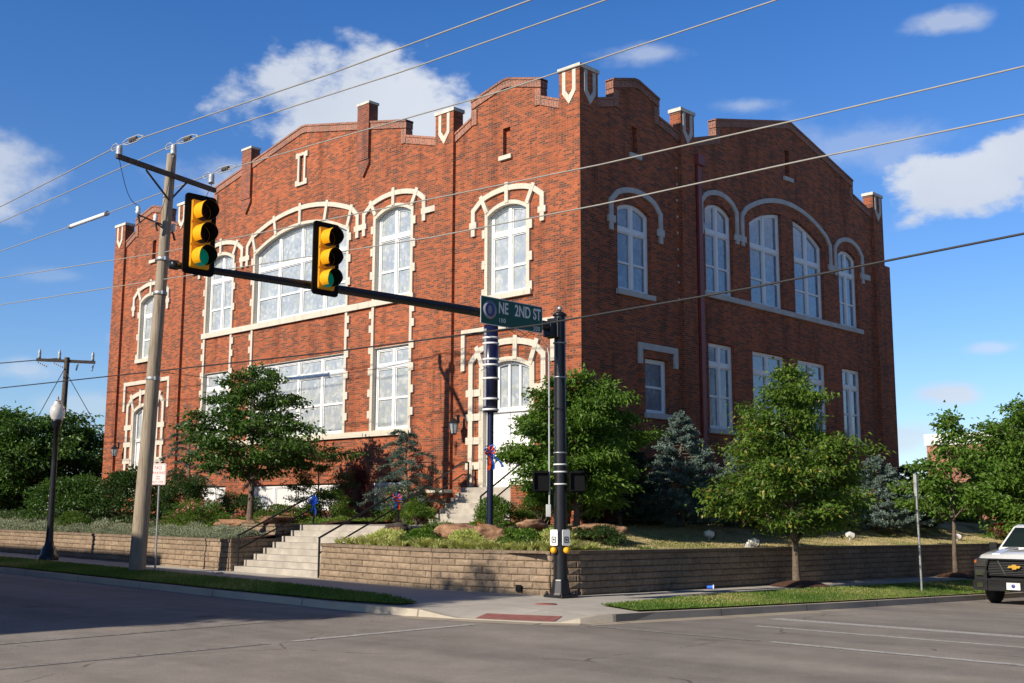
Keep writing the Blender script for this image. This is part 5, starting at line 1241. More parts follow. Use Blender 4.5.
o = mb.build('body', M['tpaint'], tr, local=True)
# hood ridges
for s_ in (-1, 1):
    mb = MB(); mb.prism([[(.28, 1.185), (1.5, 1.32), (1.5, 1.345), (.9, 1.30), (.28, 1.21)]], s_*.42, s_*.62, lambda u, v, w: (w, u, v))
    o = mb.build('hood_bulge', M['tpaint'], tr, local=True); bevel(o, .01)
# cab
mb = MB()
cab = [(1.45, 1.27), (2.15, 1.83), (2.35, 1.88), (3.55, 1.88), (3.85, 1.30), (3.85, 1.22), (1.45, 1.22)]
def cabx(z): return .93-.20*clamp((z-1.25)/.62, 0, 1)
vs = []
for s_ in (-1, 1):
    for y, z in cab: vs.append((s_*cabx(z), y, z))
n_ = len(cab); mb.add(vs, [tuple(range(n_)), tuple(range(2*n_-1, n_-1, -1))]+[(i, (i+1) % n_, n_+(i+1) % n_, n_+i) for i in range(n_)])
o = mb.build('cab', M['tpaint'], tr, local=True); bevel(o, .03, 3)
def wsx(z): return cabx(z)-.07
p0, p1 = (1.53, 1.335), (2.10, 1.80)
nx, nz_ = -(p1[1]-p0[1]), (p1[0]-p0[0]); ll = math.hypot(nx, nz_); nx, nz_ = nx/ll*.012, nz_/ll*.012
mb = MB(); vs = [(s_*wsx(z), y+nx*k, z+nz_*k) for k in (0, 1) for (y, z) in (p0, p1) for s_ in (-1, 1)]; mb.add(vs, [(0, 1, 3, 2), (4, 6, 7, 5), (0, 4, 5, 1), (2, 3, 7, 6), (0, 2, 6, 4), (1, 5, 7, 3)])
ws_ = mb.build('windshield', M['tglass'], tr, local=True)
for s_ in (-1, 1):
    mb = MB(); pts = [(1.75, 1.34), (2.22, 1.78), (3.45, 1.80), (3.68, 1.36)]; vs = [(s_*(cabx(z)+e), y, z) for e in (-.02, .006) for y, z in pts]; mb.add(vs, [(0, 1, 2, 3), (4, 7, 6, 5), (0, 4, 5, 1), (1, 5, 6, 2), (2, 6, 7, 3), (3, 7, 4, 0)]); mb.build('side_window', M['tglass'], tr, local=True)
    mb = MB(); mb.box((s_*1.13, 1.75, 1.32), (.20, .10, .24)); mb.box((s_*1.0, 1.78, 1.26), (.14, .05, .05)); o = mb.build('side_mirror', M['tblack'], tr, local=True); bevel(o, .02)
    for y in (.98, 4.75):
        mb = MB(); mb.lathe((s_*.86, y, .40), [(.0, -.13), (.24, -.13), (.36, -.12), (.40, -.07), (.40, .07), (.36, .12), (.24, .13), (0, .13)], 28, 'X'); w_ = mb.build('wheel', M['tyre'], tr, local=True)
        mb = MB(); mb.lathe((s_*.99, y, .40), [(0, -.03), (.22, -.02), (.24, .01), (.2, .0), (.08, .015), (0, .02)], 20, 'X'); mb.build('rim', M['chrome'], w_, local=True)
        mb = MB()
        arch = [(.52*math.cos(R(a)), .40+.50*math.sin(R(a))) for a in range(0, 181, 15)]; inn = [(.42*math.cos(R(a)), .40+.41*math.sin(R(a))) for a in range(180, -1, -15)]
        mb.prism([[(y+a, z) for a, z in arch+inn]], s_*.99, s_*1.035, lambda u, v, w: (w, u, v)); mb.build('wheel_arch', M['tblack'], tr, local=True)
    # lamps
    mb = MB(); vs0 = [(s_*.66, 1.10), (s_*.97, 1.08), (s_*.98, .92), (s_*.68, .90)]; mb.prism([vs0], .06, .25, lambda u, v, w: (u, w, v)); hl = mb.build('headlight', M['chrome'], tr, local=True); bevel(hl, .01)
    mb = MB(); mb.prism([[(s_*.91, 1.06), (s_*.965, 1.055), (s_*.97, .99), (s_*.92, .99)]], .045, .07, lambda u, v, w: (u, w, v)); mb.build('turn_lamp', M['amber'], hl, local=True)
    mb = MB(); mb.prism([[(s_*.67, .84), (s_*.96, .84), (s_*.95, .70), (s_*.68, .70)]], .04, .2, lambda u, v, w: (u, w, v)); mb.build('headlight', M['chrome'], tr, local=True)
mb = MB(); mb.prism([rounded(-1.0, 1.0, .40, 1.10, .1)], .10, .3, lambda u, v, w: (u, w, v)); mb.build('front_fascia', M['tblack'], tr, local=True)
mb = MB(); mb.prism([[(-.64, .70), (.64, .70), (.72, .84), (.64, 1.10), (-.64, 1.10), (-.72, .84)], [(-.60, .735), (.60, .735), (.67, .84), (.60, 1.065), (-.60, 1.065), (-.67, .84)]], .0, .12, lambda u, v, w: (u, w, v)); g_ = mb.build('grille', M['tblack'], tr, local=True); bevel(g_, .012)
mb = MB()
for k in range(9): mb.rng(-.64, .64, .06, .075, .745+k*.038, .757+k*.038)
for s_ in (-1, 1): mb.prism([[(s_*.22, .735), (s_*.25, .735), (s_*.42, 1.06), (s_*.38, 1.06)]], .04, .07, lambda u, v, w: (u, w, v))
mb.build('grille_mesh', simple('guard_grey', (.035, .035, .037), .5), g_, local=True)
mb = MB(); bt = [(-.155, -.02), (-.12, .03), (-.05, .03), (-.05, .055), (.05, .055), (.05, .03), (.155, .03), (.12, -.025), (.05, -.025), (.05, -.055), (-.05, -.055), (-.05, -.022)]
mb.prism([[(u, .915+v) for u, v in bt]], -.01, .03, lambda u, v, w: (u, w, v)); o = mb.build('badge', M['gold'], tr, local=True)
mb = MB(); mb.prism([rounded(-.98, .98, .36, .60, .06)], -.08, .14, lambda u, v, w: (u, w, v)); o = mb.build('bumper', M['tblack'], tr, local=True); bevel(o, .025, 3)
mb = MB(); mb.rng(-.75, .75, -.10, -.075, .60, .64); mb.rng(-.55, .55, -.085, -.07, .37, .40); mb.rng(-.7, -.62, -.11, -.07, .36, .8); mb.rng(.62, .7, -.11, -.07, .36, .8); mb.build('bumper_guard', M['tblack'], tr, local=True)
for s_ in (-1, 1):
    mb = MB(); mb.prism([rounded(s_*.80-.07, s_*.80+.07, .43, .54, .03)], -.10, -.08, lambda u, v, w: (u, w, v)); mb.build('fog_lamp', M['chrome'], tr, local=True)
    mb = MB(); mb.prism([[(.30, 1.19), (.95, 1.275), (1.5, 1.315), (1.5, 1.325), (.95, 1.285), (.30, 1.20)]], s_*.985, s_*1.0, lambda u, v, w: (w, u, v)); mb.build('hood_seam', M['tblack'], tr, local=True)
    mb = MB(); mb.tube([(s_*.1, 1.52, 1.335), (s_*.45, 1.62, 1.43)], .008, 5); mb.build('wiper', M['tblack'], tr, local=True)
mb = MB(); mb.rng(-.16, .16, -.125, -.115, .40, .56); pl = mb.build('number_plate', M['signwhite'], tr, local=True)
mb = MB(); mb.lathe((0.0, -.125, .48), [(.0, -.004), (.045, -.003), (.05, 0)], 7, 'Y'); mb.build('plate_emblem', M['signblue'], pl, local=True)
# ------------------------------------------------------------------ vegetation
def leaves_np(C, D, L_, W_, droop=0.0, flat=.5, rn=rng):
    """rhombic leaves: C centres, D directions (may be None)"""
    n = len(C)
    if D is None: D = rn.normal(0, 1, (n, 3))
    D = D/np.linalg.norm(D, axis=1, keepdims=True)
    up_v = rn.normal(0, flat, (n, 3)); up_v[:, 2] += 1
    S = np.cross(D, up_v); S /= np.maximum(np.linalg.norm(S, axis=1, keepdims=True), 1e-6)
    Nn = np.cross(S, D)
    l = (L_*rn.uniform(.65, 1.25, n))[:, None]; w = (W_*rn.uniform(.65, 1.25, n))[:, None]
    a = C; b_ = C+D*l*.45+S*w*.5+Nn*w*.12; c = C+D*l-Nn*l*droop; d = C+D*l*.45-S*w*.5+Nn*w*.12
    V = np.stack([a, b_, c, d], 1).reshape(-1, 3); F = np.arange(4*n).reshape(n, 4)
    return V, F
def tree(name, label, cat, x, y, z0, h, zc, rad, nb, mat, leaf=(.10, .055), per=60, spread=.13, trunk=.08, rise=.5, prof=None, seed=1, group=None, tw=5, bark='bark', lean=(0, 0), curve=.25, start=.3, accent=0, flatz=.5, cone=False, gaps=0, squash=(1, 1), tips=0, label_extra=None):
    rn = np.random.default_rng(seed); root = thing(name, label, cat, (x, y, z0), group)
    prof = prof or (lambda t_: (math.sin(math.pi*min(1, (t_*.85+.12)))**.7))
    mb = MB(); base = Vector((x, y, z0-.1)); n_ = 7; tp_ = []
    for i in range(n_):
        t_ = i/(n_-1); tp_.append(base+Vector((lean[0]*t_+rn.normal(0, .02)*h*.15, lean[1]*t_+rn.normal(0, .02)*h*.15, (h*.93+.1)*t_)))
    mb.tube(tp_, [trunk*1.25]+[trunk*(1-.88*(i/(n_-1))) for i in range(1, n_)], 9); mb.build('trunk', M[bark], root)
    def tpos(z):
        t_ = clamp((z-z0+.1)/(h*.93+.1), 0, .999)*(n_-1); i = int(t_); return tp_[i].lerp(tp_[i+1], t_-i)
    br = MB(); C = []; D = []; T_ = []
    ang = rn.uniform(0, 6)
    for k in range(nb):
        f = ((k+.5)/nb)**(.95); zb_ = zc+(h+z0-zc)*f*.93; ang += 2.39996+rn.normal(0, .25)
        R_ = rad*prof(f)*rn.uniform(.72, 1.15); 
        if gaps and rn.random() < gaps: R_ *= .45
        a0 = tpos(max(z0+.25*(zc-z0)+0, zb_-R_*rise*.7)) ; dirh = Vector((math.cos(ang)*squash[0], math.sin(ang)*squash[1], 0))
        e = Vector((a0.x, a0.y, 0))+dirh*R_; e.z = zb_+rn.normal(0, .05)*h*.3
        pts = []
        for i in range(7):
            t_ = i/6; p = a0.lerp(e, t_); p.z += curve*R_*math.sin(math.pi*t_)*.5; p += Vector(rn.normal(0, .015, 3))*R_; pts.append(p)
        r0 = trunk*.42*(1-f*.6)*min(1, R_/rad+.2); br.tube(pts, [max(.005, r0*(1-.8*i/6)) for i in range(7)], 5, caps=False)
        nt_ = max(2, int(tw*(.5+R_/rad)))
        for q in range(nt_):
            t_ = start+(1-start)*(q+rn.uniform(.2, .9))/nt_; t_ = min(t_, .99); i = int(t_*6); p = pts[i].lerp(pts[min(i+1, 6)], t_*6-i)
            ta = ang+rn.normal(0, .9); tl = R_*(.42 if not cone else .30)*(1.15-t_*.6)*rn.uniform(.6, 1.2)
            td = Vector((math.cos(ta), math.sin(ta), rn.uniform(-.15, .45))); e2 = p+td*tl
            br.tube([p, p.lerp(e2, .5)+Vector((0, 0, .03)), e2], [r0*.3+.003, r0*.2+.003, .003], 4, caps=False)
            m_ = max(4, int(per*tl/(rad*.35)))
            s_ = rn.uniform(0.1, 1.12, m_)[:, None]; P = np.array(p)*(1-s_)+np.array(e2)*s_+rn.normal(0, spread, (m_, 3))*np.array([1, 1, flatz])
            C.append(P); dd = rn.normal(0, .7, (m_, 3))+np.array(td)*.9; dd[:, 2] -= .25; D.append(dd); T_.append(np.full(m_, rn.normal(.45, .13))+rn.normal(0, .14, m_)+ (s_[:, 0]-.5)*.12)
        m_ = int(per*.6); s_ = rn.uniform(.55, 1.1, m_)[:, None]; P = np.array(pts[3])*(1-s_)+np.array(pts[-1])*s_+rn.normal(0, spread*.9, (m_, 3))*np.array([1, 1, flatz]); C.append(P)
        dd = rn.normal(0, .7, (m_, 3))+np.array(dirh)*.8; D.append(dd); T_.append(rn.normal(.5, .16, m_))
    # leader
    m_ = int(per*1.2); P = np.array(tp_[-1])+rn.normal(0, 1, (m_, 3))*np.array([spread*1.3, spread*1.3, h*.03]); C.append(P); D.append(rn.normal(0, .7, (m_, 3))+np.array([0, 0, .6])); T_.append(rn.normal(.6, .15, m_))
    C = np.concatenate(C); D = np.concatenate(D); T_ = np.clip(np.concatenate(T_), 0, .93 if accent else 1)
    if accent:
        out = np.hypot(C[:, 0]-x, C[:, 1]-y) > rad*.45; pick = (rn.random(len(C)) < accent) & out; T_[pick] = 1.0
    V, F = leaves_np(C, D, leaf[0], leaf[1], .25, .6, rn)
    br.build('limbs', M[bark], root); np_mesh('crown', V, F, M[mat], root, T_)
    return root
def conifer(label, x, y, z0, h, rad, mat, seed, dens=1.0, group='blue spruces beside the shaded wall', name='spruce_tree', power=.8):
    rn = np.random.default_rng(seed); root = thing(name, label, 'tree', (x, y, z0), group)
    mb = MB(); mb.tube([(x, y, z0-.1), (x, y, z0+h*.97)], [.09, .012], 8); mb.build('trunk', M['bark'], root)
    C = []; D = []; T_ = []; br = MB(); nb = int(95*dens); ang = 0
    for k in range(nb):
        f = k/nb; z = z0+.12+h*.95*f; R_ = rad*((1-f)**power*.95+.05)*rn.uniform(.78, 1.12); ang += 2.39996+rn.normal(0, .3)
        d_ = np.array([math.cos(ang), math.sin(ang), .0]); p0 = np.array([x, y, z]); p1 = p0+d_*R_+np.array([0, 0, R_*.10]); 
        br.tube([tuple(p0), tuple((p0+p1)/2-np.array([0, 0, .06*R_])), tuple(p1)], [.016, .01, .004], 4, caps=False)
        nt_ = int(10+16*R_/rad)
        for q in range(nt_):
            t_ = rn.uniform(.25, 1); pp = p0*(1-t_)+p1*t_+np.array([0, 0, -.06*R_*math.sin(math.pi*t_)]); side = np.array([-d_[1], d_[0], 0])*rn.choice([-1, 1]); tl = R_*.30*(1.1-t_*.65)*rn.uniform(.6, 1.2)
            td = side*rn.uniform(.2, 1)+d_*rn.uniform(.4, 1)+np.array([0, 0, rn.uniform(-.1, .45)]); td /= np.linalg.norm(td); m_ = int(16+60*tl)
            s_ = rn.uniform(0, 1, m_)[:, None]; C.append(pp+td*tl*s_+rn.normal(0, .018, (m_, 3))); D.append(td*.8+rn.normal(0, .75, (m_, 3))); T_.append(np.full(m_, rn.normal(.42, .12))+.28*s_[:, 0]*t_+rn.normal(0, .1, m_))
    C = np.concatenate(C); D = np.concatenate(D); T_ = np.clip(np.concatenate(T_), 0, 1); V, F = leaves_np(C, D, .085, .030, 0, 1.0, rn)
    br.build('limbs', M['bark'], root); np_mesh('crown', V, F, M[mat], root, T_); return root
def shrub(label, x, y, z0, r, h, mat, seed, n=5000, leaf=(.055, .03), name='shrub', cat='shrub', group=None, flowers=None, lumps=26, stems=9, fn=160, up_=0):
    rn = np.random.default_rng(seed); root = thing(name, label, cat, (x, y, z0), group)
    rx, ry = (r if hasattr(r, '__len__') else (r, r)); mb = MB(); P = []
    lc = []
    for k in range(lumps):
        a = rn.uniform(0, 2*np.pi); f = rn.uniform(0, 1)**.8; rr = math.sqrt(max(0, 1-(f*.95)**2))*rn.uniform(.55, .95)
        lc.append(np.array([x+math.cos(a)*rx*rr, y+math.sin(a)*ry*rr, z0+h*(.12+.80*f)*rn.uniform(.85, 1.05)]))
    for k in range(stems):
        c = lc[rn.integers(len(lc))]; b0 = np.array([x+rn.normal(0, rx*.15), y+rn.normal(0, ry*.15), z0-.05]); mb.tube([tuple(b0), tuple((b0+c)/2+rn.normal(0, .03, 3)), tuple(c)], [.014, .010, .005], 5, caps=False)
    mb.build('stems', M['bark'], root)
    idx = rn.integers(0, lumps, n); L0 = np.array(lc)[idx]; s_ = np.array([rx*.27, ry*.27, h*.13]); 
    dirn = rn.normal(0, 1, (n, 3)); dirn /= np.linalg.norm(dirn, axis=1, keepdims=True); C = L0+dirn*s_*rn.uniform(.4, 1.15, n)[:, None]
    C[:, 2] = np.maximum(C[:, 2], z0+.01); lt = rn.normal(.42, .14, lumps)
    T_ = np.clip(lt[idx]+rn.normal(0, .13, n), 0, 1); D = dirn+rn.normal(0, .5, (n, 3)); D[:, 2] += up_
    V, F = leaves_np(C, D, leaf[0], leaf[1], .2, .7, rn); np_mesh('foliage', V, F, M[mat], root, T_)
    if flowers:
        k = fn; ci = rn.integers(0, lumps, max(6, k//9)); cc = np.array(lc)[ci]; d0 = rn.normal(0, 1, (len(ci), 3)); d0[:, 2] = abs(d0[:, 2]); d0 /= np.linalg.norm(d0, axis=1, keepdims=True); cc = cc+d0*s_*1.15
        C = np.repeat(cc, 9, 0)+rn.normal(0, .028, (len(cc)*9, 3)); V, F = leaves_np(C, None, .055, .05, .1, .9, rn); np_mesh('flowers', V, F, M[flowers], root, rn.uniform(0, 1, len(C)))
    return root
ST = 'young street trees on the grass strip'
conep = lambda t_: max(.08, (1-t_)**.62*min(1, .55+t_*3.2))
wide = lambda t_: max(.1, (1-t_)**.5*min(1, .62+t_*2.5))
tree('street_tree', 'leafy young street tree with yellowing tips before the dark facade, full from base to peak', 'tree', -15.0, 26.15, G(-15, 26.15)+.02, 5.75, 1.3, 2.6, 70, 'leaf', (.125, .072), 66, .15, .095, .45, conep, 3, ST, 10, curve=.35, start=.2, accent=.05, gaps=.18)
tree('street_tree', 'smaller bright green street tree before the distant pink building', 'tree', -15.0, 36.0, G(-15, 36.0)+.02, 5.3, 1.7, 2.1, 38, 'leaf_light', (.15, .09), 60, .15, .08, .45, lambda t_: max(.08, (1-t_)**1.15*min(1, .6+t_*3)), 9, ST, 7, curve=.3, start=.25, gaps=.2)
tree('broadleaf_tree', 'large bright green tree filling the right edge behind the truck', 'tree', -16.1, 47.0, .3, 6.2, .8, 2.9, 52, 'leaf_light', (.18, .11), 66, .24, .16, .5, lambda t_: math.sin(math.pi*(t_*.8+.18))**.6, 21, None, 8, start=.25)
tree('broadleaf_tree', 'dark tree crown between the distant building and the bright right tree', 'tree', -21.4, 60, .0, 7.0, 1.6, 1.6, 36, 'leaf_dark', (.2, .12), 70, .24, .16, .5, None, 22, None, 7)
tree('broadleaf_tree', 'medium green tree just beyond the far corner of the church', 'tree', -22.6, 53, .3, 3.0, .6, 2.2, 34, 'leaf_light', (.17, .10), 70, .2, .12, .5, None, 23, None, 7)
tree('broadleaf_tree', 'green tree far right low behind the parked truck', 'tree', -9.2, 62, -1.2, 7.5, .8, 4.0, 30, 'leaf', (.18, .10), 40, .25, .14, .5, None, 24, None, 7)
# entry tree and dark understorey
tree('ornamental_tree', 'spreading green tree behind the signal mast hiding the church corner base', 'tree', -19.25, 22.6, T(-19.2, 22.6), 4.25, 1.9, 1.6, 46, 'leaf_light', (.13, .065), 88, .14, .085, .5, lambda t_: math.sin(math.pi*(t_*.72+.22))**.55, 5, None, 8, start=.18)
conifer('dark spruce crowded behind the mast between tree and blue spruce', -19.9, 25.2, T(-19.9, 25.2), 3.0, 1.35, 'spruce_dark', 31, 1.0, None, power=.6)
conifer('pointed blue spruce left of the street tree, tip under the small window', -19.55, 27.7, T(-19.5, 27.7)-.05, 3.45, 1.7, 'spruce', 32)
conifer('blue spruce peeking out left behind the street tree crown', -19.7, 31.3, T(-19.6, 31.3)-.05, 3.0, 1.5, 'spruce', 33)
conifer('blue spruce fully behind the middle of the street tree', -19.7, 35.2, T(-19.6, 35.2)-.05, 2.7, 1.5, 'spruce', 36)
conifer('low blue spruce at the right end of the shaded facade', -19.2, 39.4, T(-19.2, 39.4)-.05, 2.75, 2.0, 'spruce', 34)
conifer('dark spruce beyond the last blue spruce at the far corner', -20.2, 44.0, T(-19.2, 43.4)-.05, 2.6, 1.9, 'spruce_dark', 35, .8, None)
# left side
tree('maple_tree', 'layered dark green tree in front of the big windows, left of the stairs', 'tree', -31.0, 20.5, T(-31, 20.5), 5.15, 2.75, 2.8, 46, 'leaf_maple', (.14, .09), 62, .14, .105, .35, lambda t_: max(.15, (1-t_**1.5)**.6*min(1, .5+t_*2.2)), 41, None, 9, start=.2, curve=.25, gaps=.2, flatz=.42)
tree('small_tree', 'small bronze green tree between the layered tree and the stairs', 'tree', -30.3, 22.6, T(-30.3, 22.6), 2.6, 1.2, 1.15, 24, 'leaf_dark', (.075, .04), 60, .10, .04, .5, None, 42, None, 6)
tree('maple_tree', 'massive dark maple behind the street lamp at the left edge', 'tree', -57.8, 24.5, T(-57, 24.5), 5.2, 1.8, 5.2, 60, 'leaf_maple', (.21, .14), 84, .25, .22, .4, lambda t_: math.sin(math.pi*(t_*.62+.28))**.5, 43, None, 10, start=.2, curve=.3)
shrub('rounded hydrangea like shrub under the dark maple behind the lamp', -42.8, 20.2, T(-42, 20), (2.5, 1.5), 1.75, 'leaf_maple', 44, 7000, (.13, .09), lumps=40)
shrub('broad leafy shrub between the wooden pole and the left church door', -38.6, 20.6, T(-38, 20.6), (2.0, 1.2), 1.95, 'leaf_dark', 45, 7000, (.12, .08), lumps=36)
shrub('dark shrub with cream flower spikes right of the no parking sign', -35.9, 21.0, T(-36, 21), (1.35, .9), 1.75, 'leaf_dark', 46, 6000, (.09, .05), flowers='petalwhite', fn=90)
shrub('low mounded olive shrub left of the wooden pole', -39.5, 18.9, T(-39.5, 18.9), (1.0, .7), .62, 'leaf', 47, 3500, (.06, .035))
shrub('low dark hedge at the foot of the facade behind the roses', -35.0, 22.6, T(-35, 22.6), (1.6, .7), .9, 'leaf_dark', 48, 6500, (.07, .04), lumps=36)
G1 = 'rose bushes in the terrace beds'
shrub('rose bush with pink blooms left of the layered tree trunk', -33.7, 20.2, T(-33.7, 20.2), (1.7, .8), .78, 'leaf', 49, 5200, (.06, .035), 'rose_bush', 'rose bush', G1, 'petal', 34, fn=420)
shrub('rose bush with scattered pink blooms right of the layered tree trunk', -29.6, 20.8, T(-29.6, 20.8), (1.2, .7), .6, 'leaf', 50, 3600, (.06, .035), 'rose_bush', 'rose bush', G1, 'petal', 26, fn=240)
shrub('tall rose bush with pink blooms between the two lower handrails', -27.3, 23.6, T(-28.2, 22.6), (1.35, .6), 1.15, 'leaf_light', 51, 6200, (.065, .035), 'rose_bush', 'rose bush', G1, 'petal', 34, fn=380)
shrub('green rose bush top left of the lower stairs beside the bow', -29.2, 22.2, T(-29.3, 22), (.9, .6), 1.05, 'leaf', 52, 4600, (.065, .035), 'rose_bush', 'rose bush', G1, 'petal', 26, fn=130)
shrub('burgundy leaved upright shrub against the brick beside the small tree', -30.2, 24.1, T(-30, 24), (.55, .35), 2.0, 'purple', 53, 2200, (.07, .035), lumps=16)
shrub('burgundy leaved shrub against the brick left of the entry pilaster', -27.4, 24.35, T(-27, 24), (.5, .3), 2.3, 'purple', 54, 1900, (.07, .035), lumps=14)
shrub('bushy green shrub left of the upper stairs', -23.8, 21.2, 1.25, (.66, .45), .72, 'leaf', 55, 4200, (.06, .03))
shrub('round feathery green shrub at the foot of the navy pole', -20.1, 20.5, T(-20.1, 20.5), (.66, .55), .85, 'leaf_light', 56, 5200, (.065, .028), up_=.5)
shrub('feathery green shrub between the brick pier and the mast', -19.7, 21.7, T(-19.7, 21.7), (.75, .6), .85, 'leaf', 57, 5000, (.065, .028), up_=.5)
shrub('low leafy green clump between the boulders and the mast', -17.6, 18.75, T(-17.6, 18.75), (.75, .4), .42, 'leaf_light', 58, 3200, (.06, .045))
shrub('low green mound with red flowers in front of the dark boulder', -20.9, 19.3, T(-20.9, 19.3), (.9, .45), .38, 'leaf', 59, 3600, (.05, .035), flowers='purple', fn=60)
shrub('low dark shrub right of the mast under the corner tree', -17.6, 21.4, T(-17.6, 21.4), (.8, .5), .42, 'leaf_dark', 60, 3600, (.06, .035))
shrub('reddish barberry shrub against the brick just left of the mast', -19.9, 24.0, T(-19.9, 24.0), (.7, .5), 1.0, 'purple', 61, 3000, (.05, .03))
shrub('pink flowering shrub bed beyond the lawn near the truck', -16.9, 47.5, T(-17, 46), (1.0, 2.6), .85, 'purple', 62, 4500, (.09, .06), 'flower_bed', 'flowers', None, 'petal', 30, fn=500)
shrub('dark hedge along the shaded facade behind the spruces', -20.2, 33, T(-20, 33), (.5, 8), 1.1, 'leaf_dark', 63, 9000, (.09, .05), lumps=60)
shrub('bright yellow green mound in front of the long sandstone boulder', -20.4, 18.35, T(-20.4, 18.35), (.75, .3), .34, 'leaf_light', 91, 3000, (.06, .03), up_=.6)
shrub('bright yellow green mound in front of the blocky boulder', -18.9, 18.3, T(-18.9, 18.3), (.6, .3), .36, 'lirio', 92, 2400, (.09, .02), up_=.9)
shrub('bright green mound beside the dark boulder near the right handrail', -21.7, 18.3, T(-21.7, 18.3), (.7, .3), .34, 'lirio', 93, 2600, (.09, .02), up_=.9)
shrub('light green leafy mound just right of the mast above the wall', -16.9, 19.0, T(-16.9, 19.0), (.6, .4), .38, 'lirio', 94, 2400, (.09, .02), up_=.9)
# weeping cedars
def cedar(label, x, y, z0, h, rad, seed):
    rn = np.random.default_rng(seed); root = thing('blue_cedar', label, 'tree', (x, y, z0)); mb = MB()
    tp_ = [(x, y, z0-.1), (x+.1, y, z0+h*.35), (x-.08, y+.05, z0+h*.7), (x+.12, y, z0+h)]; mb.tube(tp_, [.075, .06, .04, .015], 8); mb.build('trunk', M['bark'], root)
    br = MB(); C = []; D = []; T_ = []; a = 0
    for k in range(30):
        f = (k+.5)/30; z = z0+h*(.12+.86*f); a += 2.39996+rn.normal(0, .3); R_ = rad*(1.05-f*.78)*rn.uniform(.6, 1.15); p0 = Vector((x+.03, y, z)); d_ = Vector((math.cos(a), math.sin(a), 0))
        pts = [p0+d_*R_*t_+Vector((0, 0, R_*(.22*math.sin(t_*2.2)-.20*t_*t_))) for t_ in np.linspace(0, 1, 7)]; br.tube(pts, [.022*(1-.8*i/6)+.003 for i in range(7)], 5, caps=False)
        for q in range(34):
            t_ = rn.uniform(.12, 1)*6; i = min(5, int(t_)); p = np.array(pts[i].lerp(pts[i+1], t_-i)); sd = np.array([-d_.y, d_.x, 0])*rn.choice([-1, 1]); td = sd*rn.uniform(.3, 1)+np.array(d_)*rn.uniform(.2, .9)+np.array([0, 0, rn.uniform(-.5, .25)]); tl = rn.uniform(.08, .26)
            m_ = 17; s_ = rn.uniform(0, 1, m_)[:, None]; C.append(p+td*tl*s_+rn.normal(0, .016, (m_, 3))); D.append(rn.normal(0, 1, (m_, 3))+np.array([0, 0, .3])); T_.append(rn.normal(.45, .18, m_)+.2*s_[:, 0])
    C = np.concatenate(C); D = np.concatenate(D); T_ = np.clip(np.concatenate(T_), 0, 1); V, F = leaves_np(C, D, .065, .022, 0, 1, rn); br.build('limbs', M['bark'], root); np_mesh('crown', V, F, M['cedar'], root, T_)
cedar('sparse blue cedar with drooping arms left of the entry door', -25.9, 22.5, 1.3, 2.8, 1.5, 71)
cedar('sparse blue cedar beside the left church door, behind the no parking sign', -37.9, 22.3, T(-37.9, 22.3), 3.6, 1.9, 72)
# striped grassy clumps along the wall
rn = np.random.default_rng(5); proto = None
def clump_mesh(seed):
    r_ = np.random.default_rng(seed); n = 90; V = []; F = []; T_ = []
    for k in range(n):
        a = r_.uniform(0, 2*np.pi); l = r_.uniform(.28, .50); b0 = r_.normal(0, .035, 2); w = .013; pr = None
        for i in range(5):
            t_ = i/4; rr = l*t_*.75; z = l*(1.15*t_-.62*t_*t_); p = np.array([b0[0]+math.cos(a)*rr, b0[1]+math.sin(a)*rr, z]); s_ = np.array([-math.sin(a), math.cos(a), 0])*w*(1-t_*.85)
            V += [p-s_, p+s_]
            if i: j = len(V)-4; F.append([j, j+1, j+3, j+2]); T_.append(r_.uniform(.2, 1))
    return np.array(V), np.array(F), np.array(T_)
meshes = []
for s_ in range(5):
    V, F, T_ = clump_mesh(100+s_); o = np_mesh('grass_clump', V, F, M['lirio'], None, T_); meshes.append(o.data); bpy.data.objects.remove(o)
cl = 0
spots = []
for i in range(30):
    t_ = i/29
    if t_ < .45: xx = -22.7+t_/.45*4.0; yy = 17.62-(xx+22.7)*.03
    else: xx = -18.7+(t_-.45)/.55*3.2; yy = 17.55+(xx+18.7)*.24+(0.0 if xx < -16.2 else (xx+16.2)*1.2)
    for row in range(2):
        if row and rn.random() < .35: continue
        spots.append((xx+rn.normal(0, .06), yy+.1+row*.38+rn.normal(0, .06)))
for xx, yy in spots:
    if xx > -16.05: xx = -16.1
    o = bpy.data.objects.new('grass_clump', meshes[rn.integers(5)]); COL.objects.link(o); s_ = rn.uniform(.6, 1.1); o.location = (xx, yy, T(xx, yy)-.01); o.rotation_euler = (0, 0, rn.uniform(0, 6)); o.scale = (s_, s_, s_*rn.uniform(.85, 1.15))
    props(o, 'yellow and green striped grassy clump in the bed along the corner wall', 'ornamental grass', 'striped grassy clumps above the corner wall')
# ground covers
def cover(name, label, rect, n, hgt, mat, leaf, seed, kindf=None):
    r_ = np.random.default_rng(seed); X_ = r_.uniform(rect[0], rect[1], n*2); Y_ = r_.uniform(rect[2], rect[3], n*2)
    k = np.array([ (kindf(a, b_) if kindf else True) for a, b_ in zip(X_, Y_)]); X_, Y_ = X_[k][:n], Y_[k][:n]
    z = np.array([T(a, b_) for a, b_ in zip(X_, Y_)]); bumpy = .55+.45*np.sin(X_*3.1+np.sin(Y_*4))*np.sin(Y_*3.7+X_)
    z += r_.uniform(0, 1, len(X_))*hgt*bumpy; C = np.stack([X_, Y_, z], 1); D = r_.normal(0, .6, C.shape); D[:, 2] += .8
    V, F = leaves_np(C, D, leaf[0], leaf[1], .1, .9, r_); o = np_mesh(name, V, F, M[mat], None, np.clip(.3+.4*(z-z.min())/(np.ptp(z)+1e-6)+r_.normal(0, .2, len(z)), 0, 1)); return props(o, label, 'ground cover', kind='stuff')
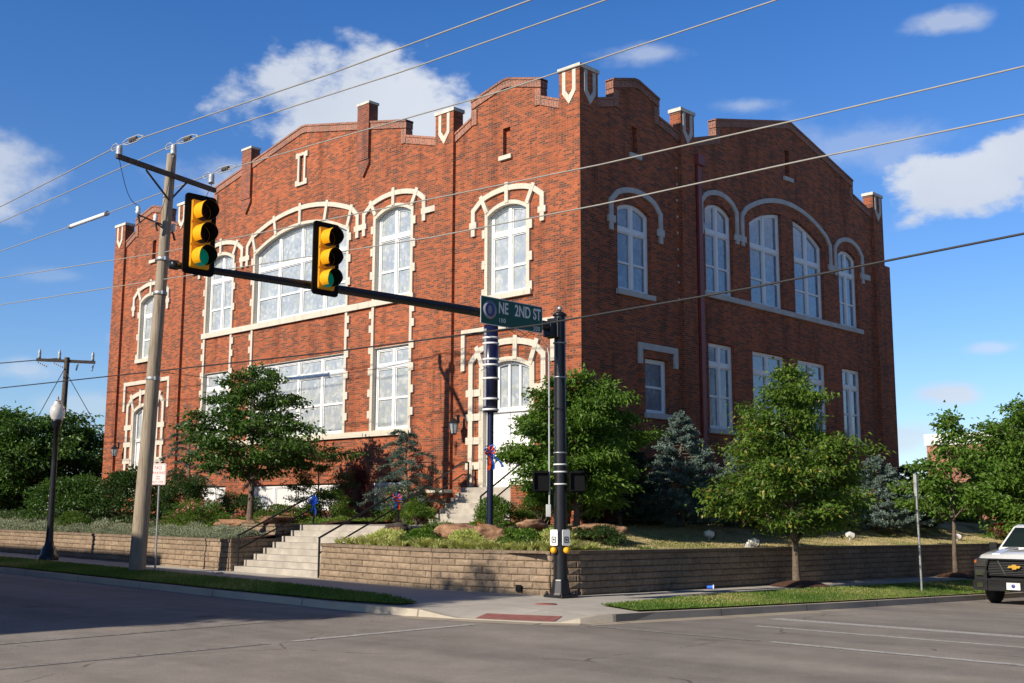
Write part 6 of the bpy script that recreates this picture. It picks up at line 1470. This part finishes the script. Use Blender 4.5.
cover('ground_cover', 'silvery low ground cover spilling over the wall left of the stairs', (-36.5, -27.8, 17.55, 19.4), 26000, .26, 'silver', (.06, .018), 81)
cover('ground_cover', 'pale silvery ground cover on the bank behind the street lamp', (-52, -37.5, 17.55, 19.6), 26000, .24, 'silver', (.08, .025), 82)
cover('ground_cover', 'low green planting filling the terrace beds by the roses', (-36, -27.4, 19.3, 23.4), 16000, .14, 'leaf', (.06, .035), 83)
cover('ground_cover', 'low green planting at the far left under the maple', (-75, -37, 19.4, 23.5), 22000, .22, 'leaf_dark', (.10, .06), 84)
cover('ground_cover', 'patchy low greenery in the corner bed between boulders', (-22.6, -16.2, 18.4, 22.0), 9000, .13, 'leaf', (.05, .03), 85, lambda a, b_: math.sin(a*2.3)+math.sin(b_*3.1+a) > .1)
rock('long flat tan edging stone at the left bed rim', -28.6, 19.9, 1.42, 1.1, .25, .12, 21, M['rock'])
rock('flat tan edging stone under the layered tree', -30.4, 19.5, 1.33, .9, .22, .10, 22, M['rock'])
# mulch rings of the street trees
for x, y in ((-15.0, 26.15), (-15.0, 36.0)):
    mb = MB(); mb.lathe((x+.1, y, G(x, y)+.025), [(.0, .13), (.25, .12), (.55, .06), (.75, 0)], 22); o = mb.build('mulch_ring', M['mulch']); props(o, kind='structure')
# distant trees closing the horizon
DG = 'distant trees along the side streets'
DT = [(-100, 22, 6, 7, 'far dark tree at the left edge beyond the maple'), (-84, 34, 4.2, 6, 'far dark tree behind the street lamp'), (-118, 40, 6, 8, 'farthest tree on the left skyline'),
      (-24, 74, 4.3, 4, 'far tree at the foot of the pink building'), (-32, 96, 6.0, 5, 'far tree right behind the church corner'), (-40, 110, 7, 6, 'farthest tree past the church right corner'), (-2, 84, 9, 6, 'far tree above the parked truck')]
for i, (x, y, h, r_, lb) in enumerate(DT):
    tree('distant_tree', lb, 'tree', x, y, -.4 if x > -60 else .5, h, 1.0, r_*.8, 26, 'leaf_dark' if i % 2 else 'leaf', (.42, .26), 40, .45, .2, .5, None, 200+i, DG, 7)

tree('street_tree', 'tall tree across the street in front of the brick commercial building', 'tree', -19.0, -2.6, 0, 11.2, 5.8, 1.7, 40, 'leaf', (.16, .10), 80, .2, .14, .5, None, 301, None, 8)
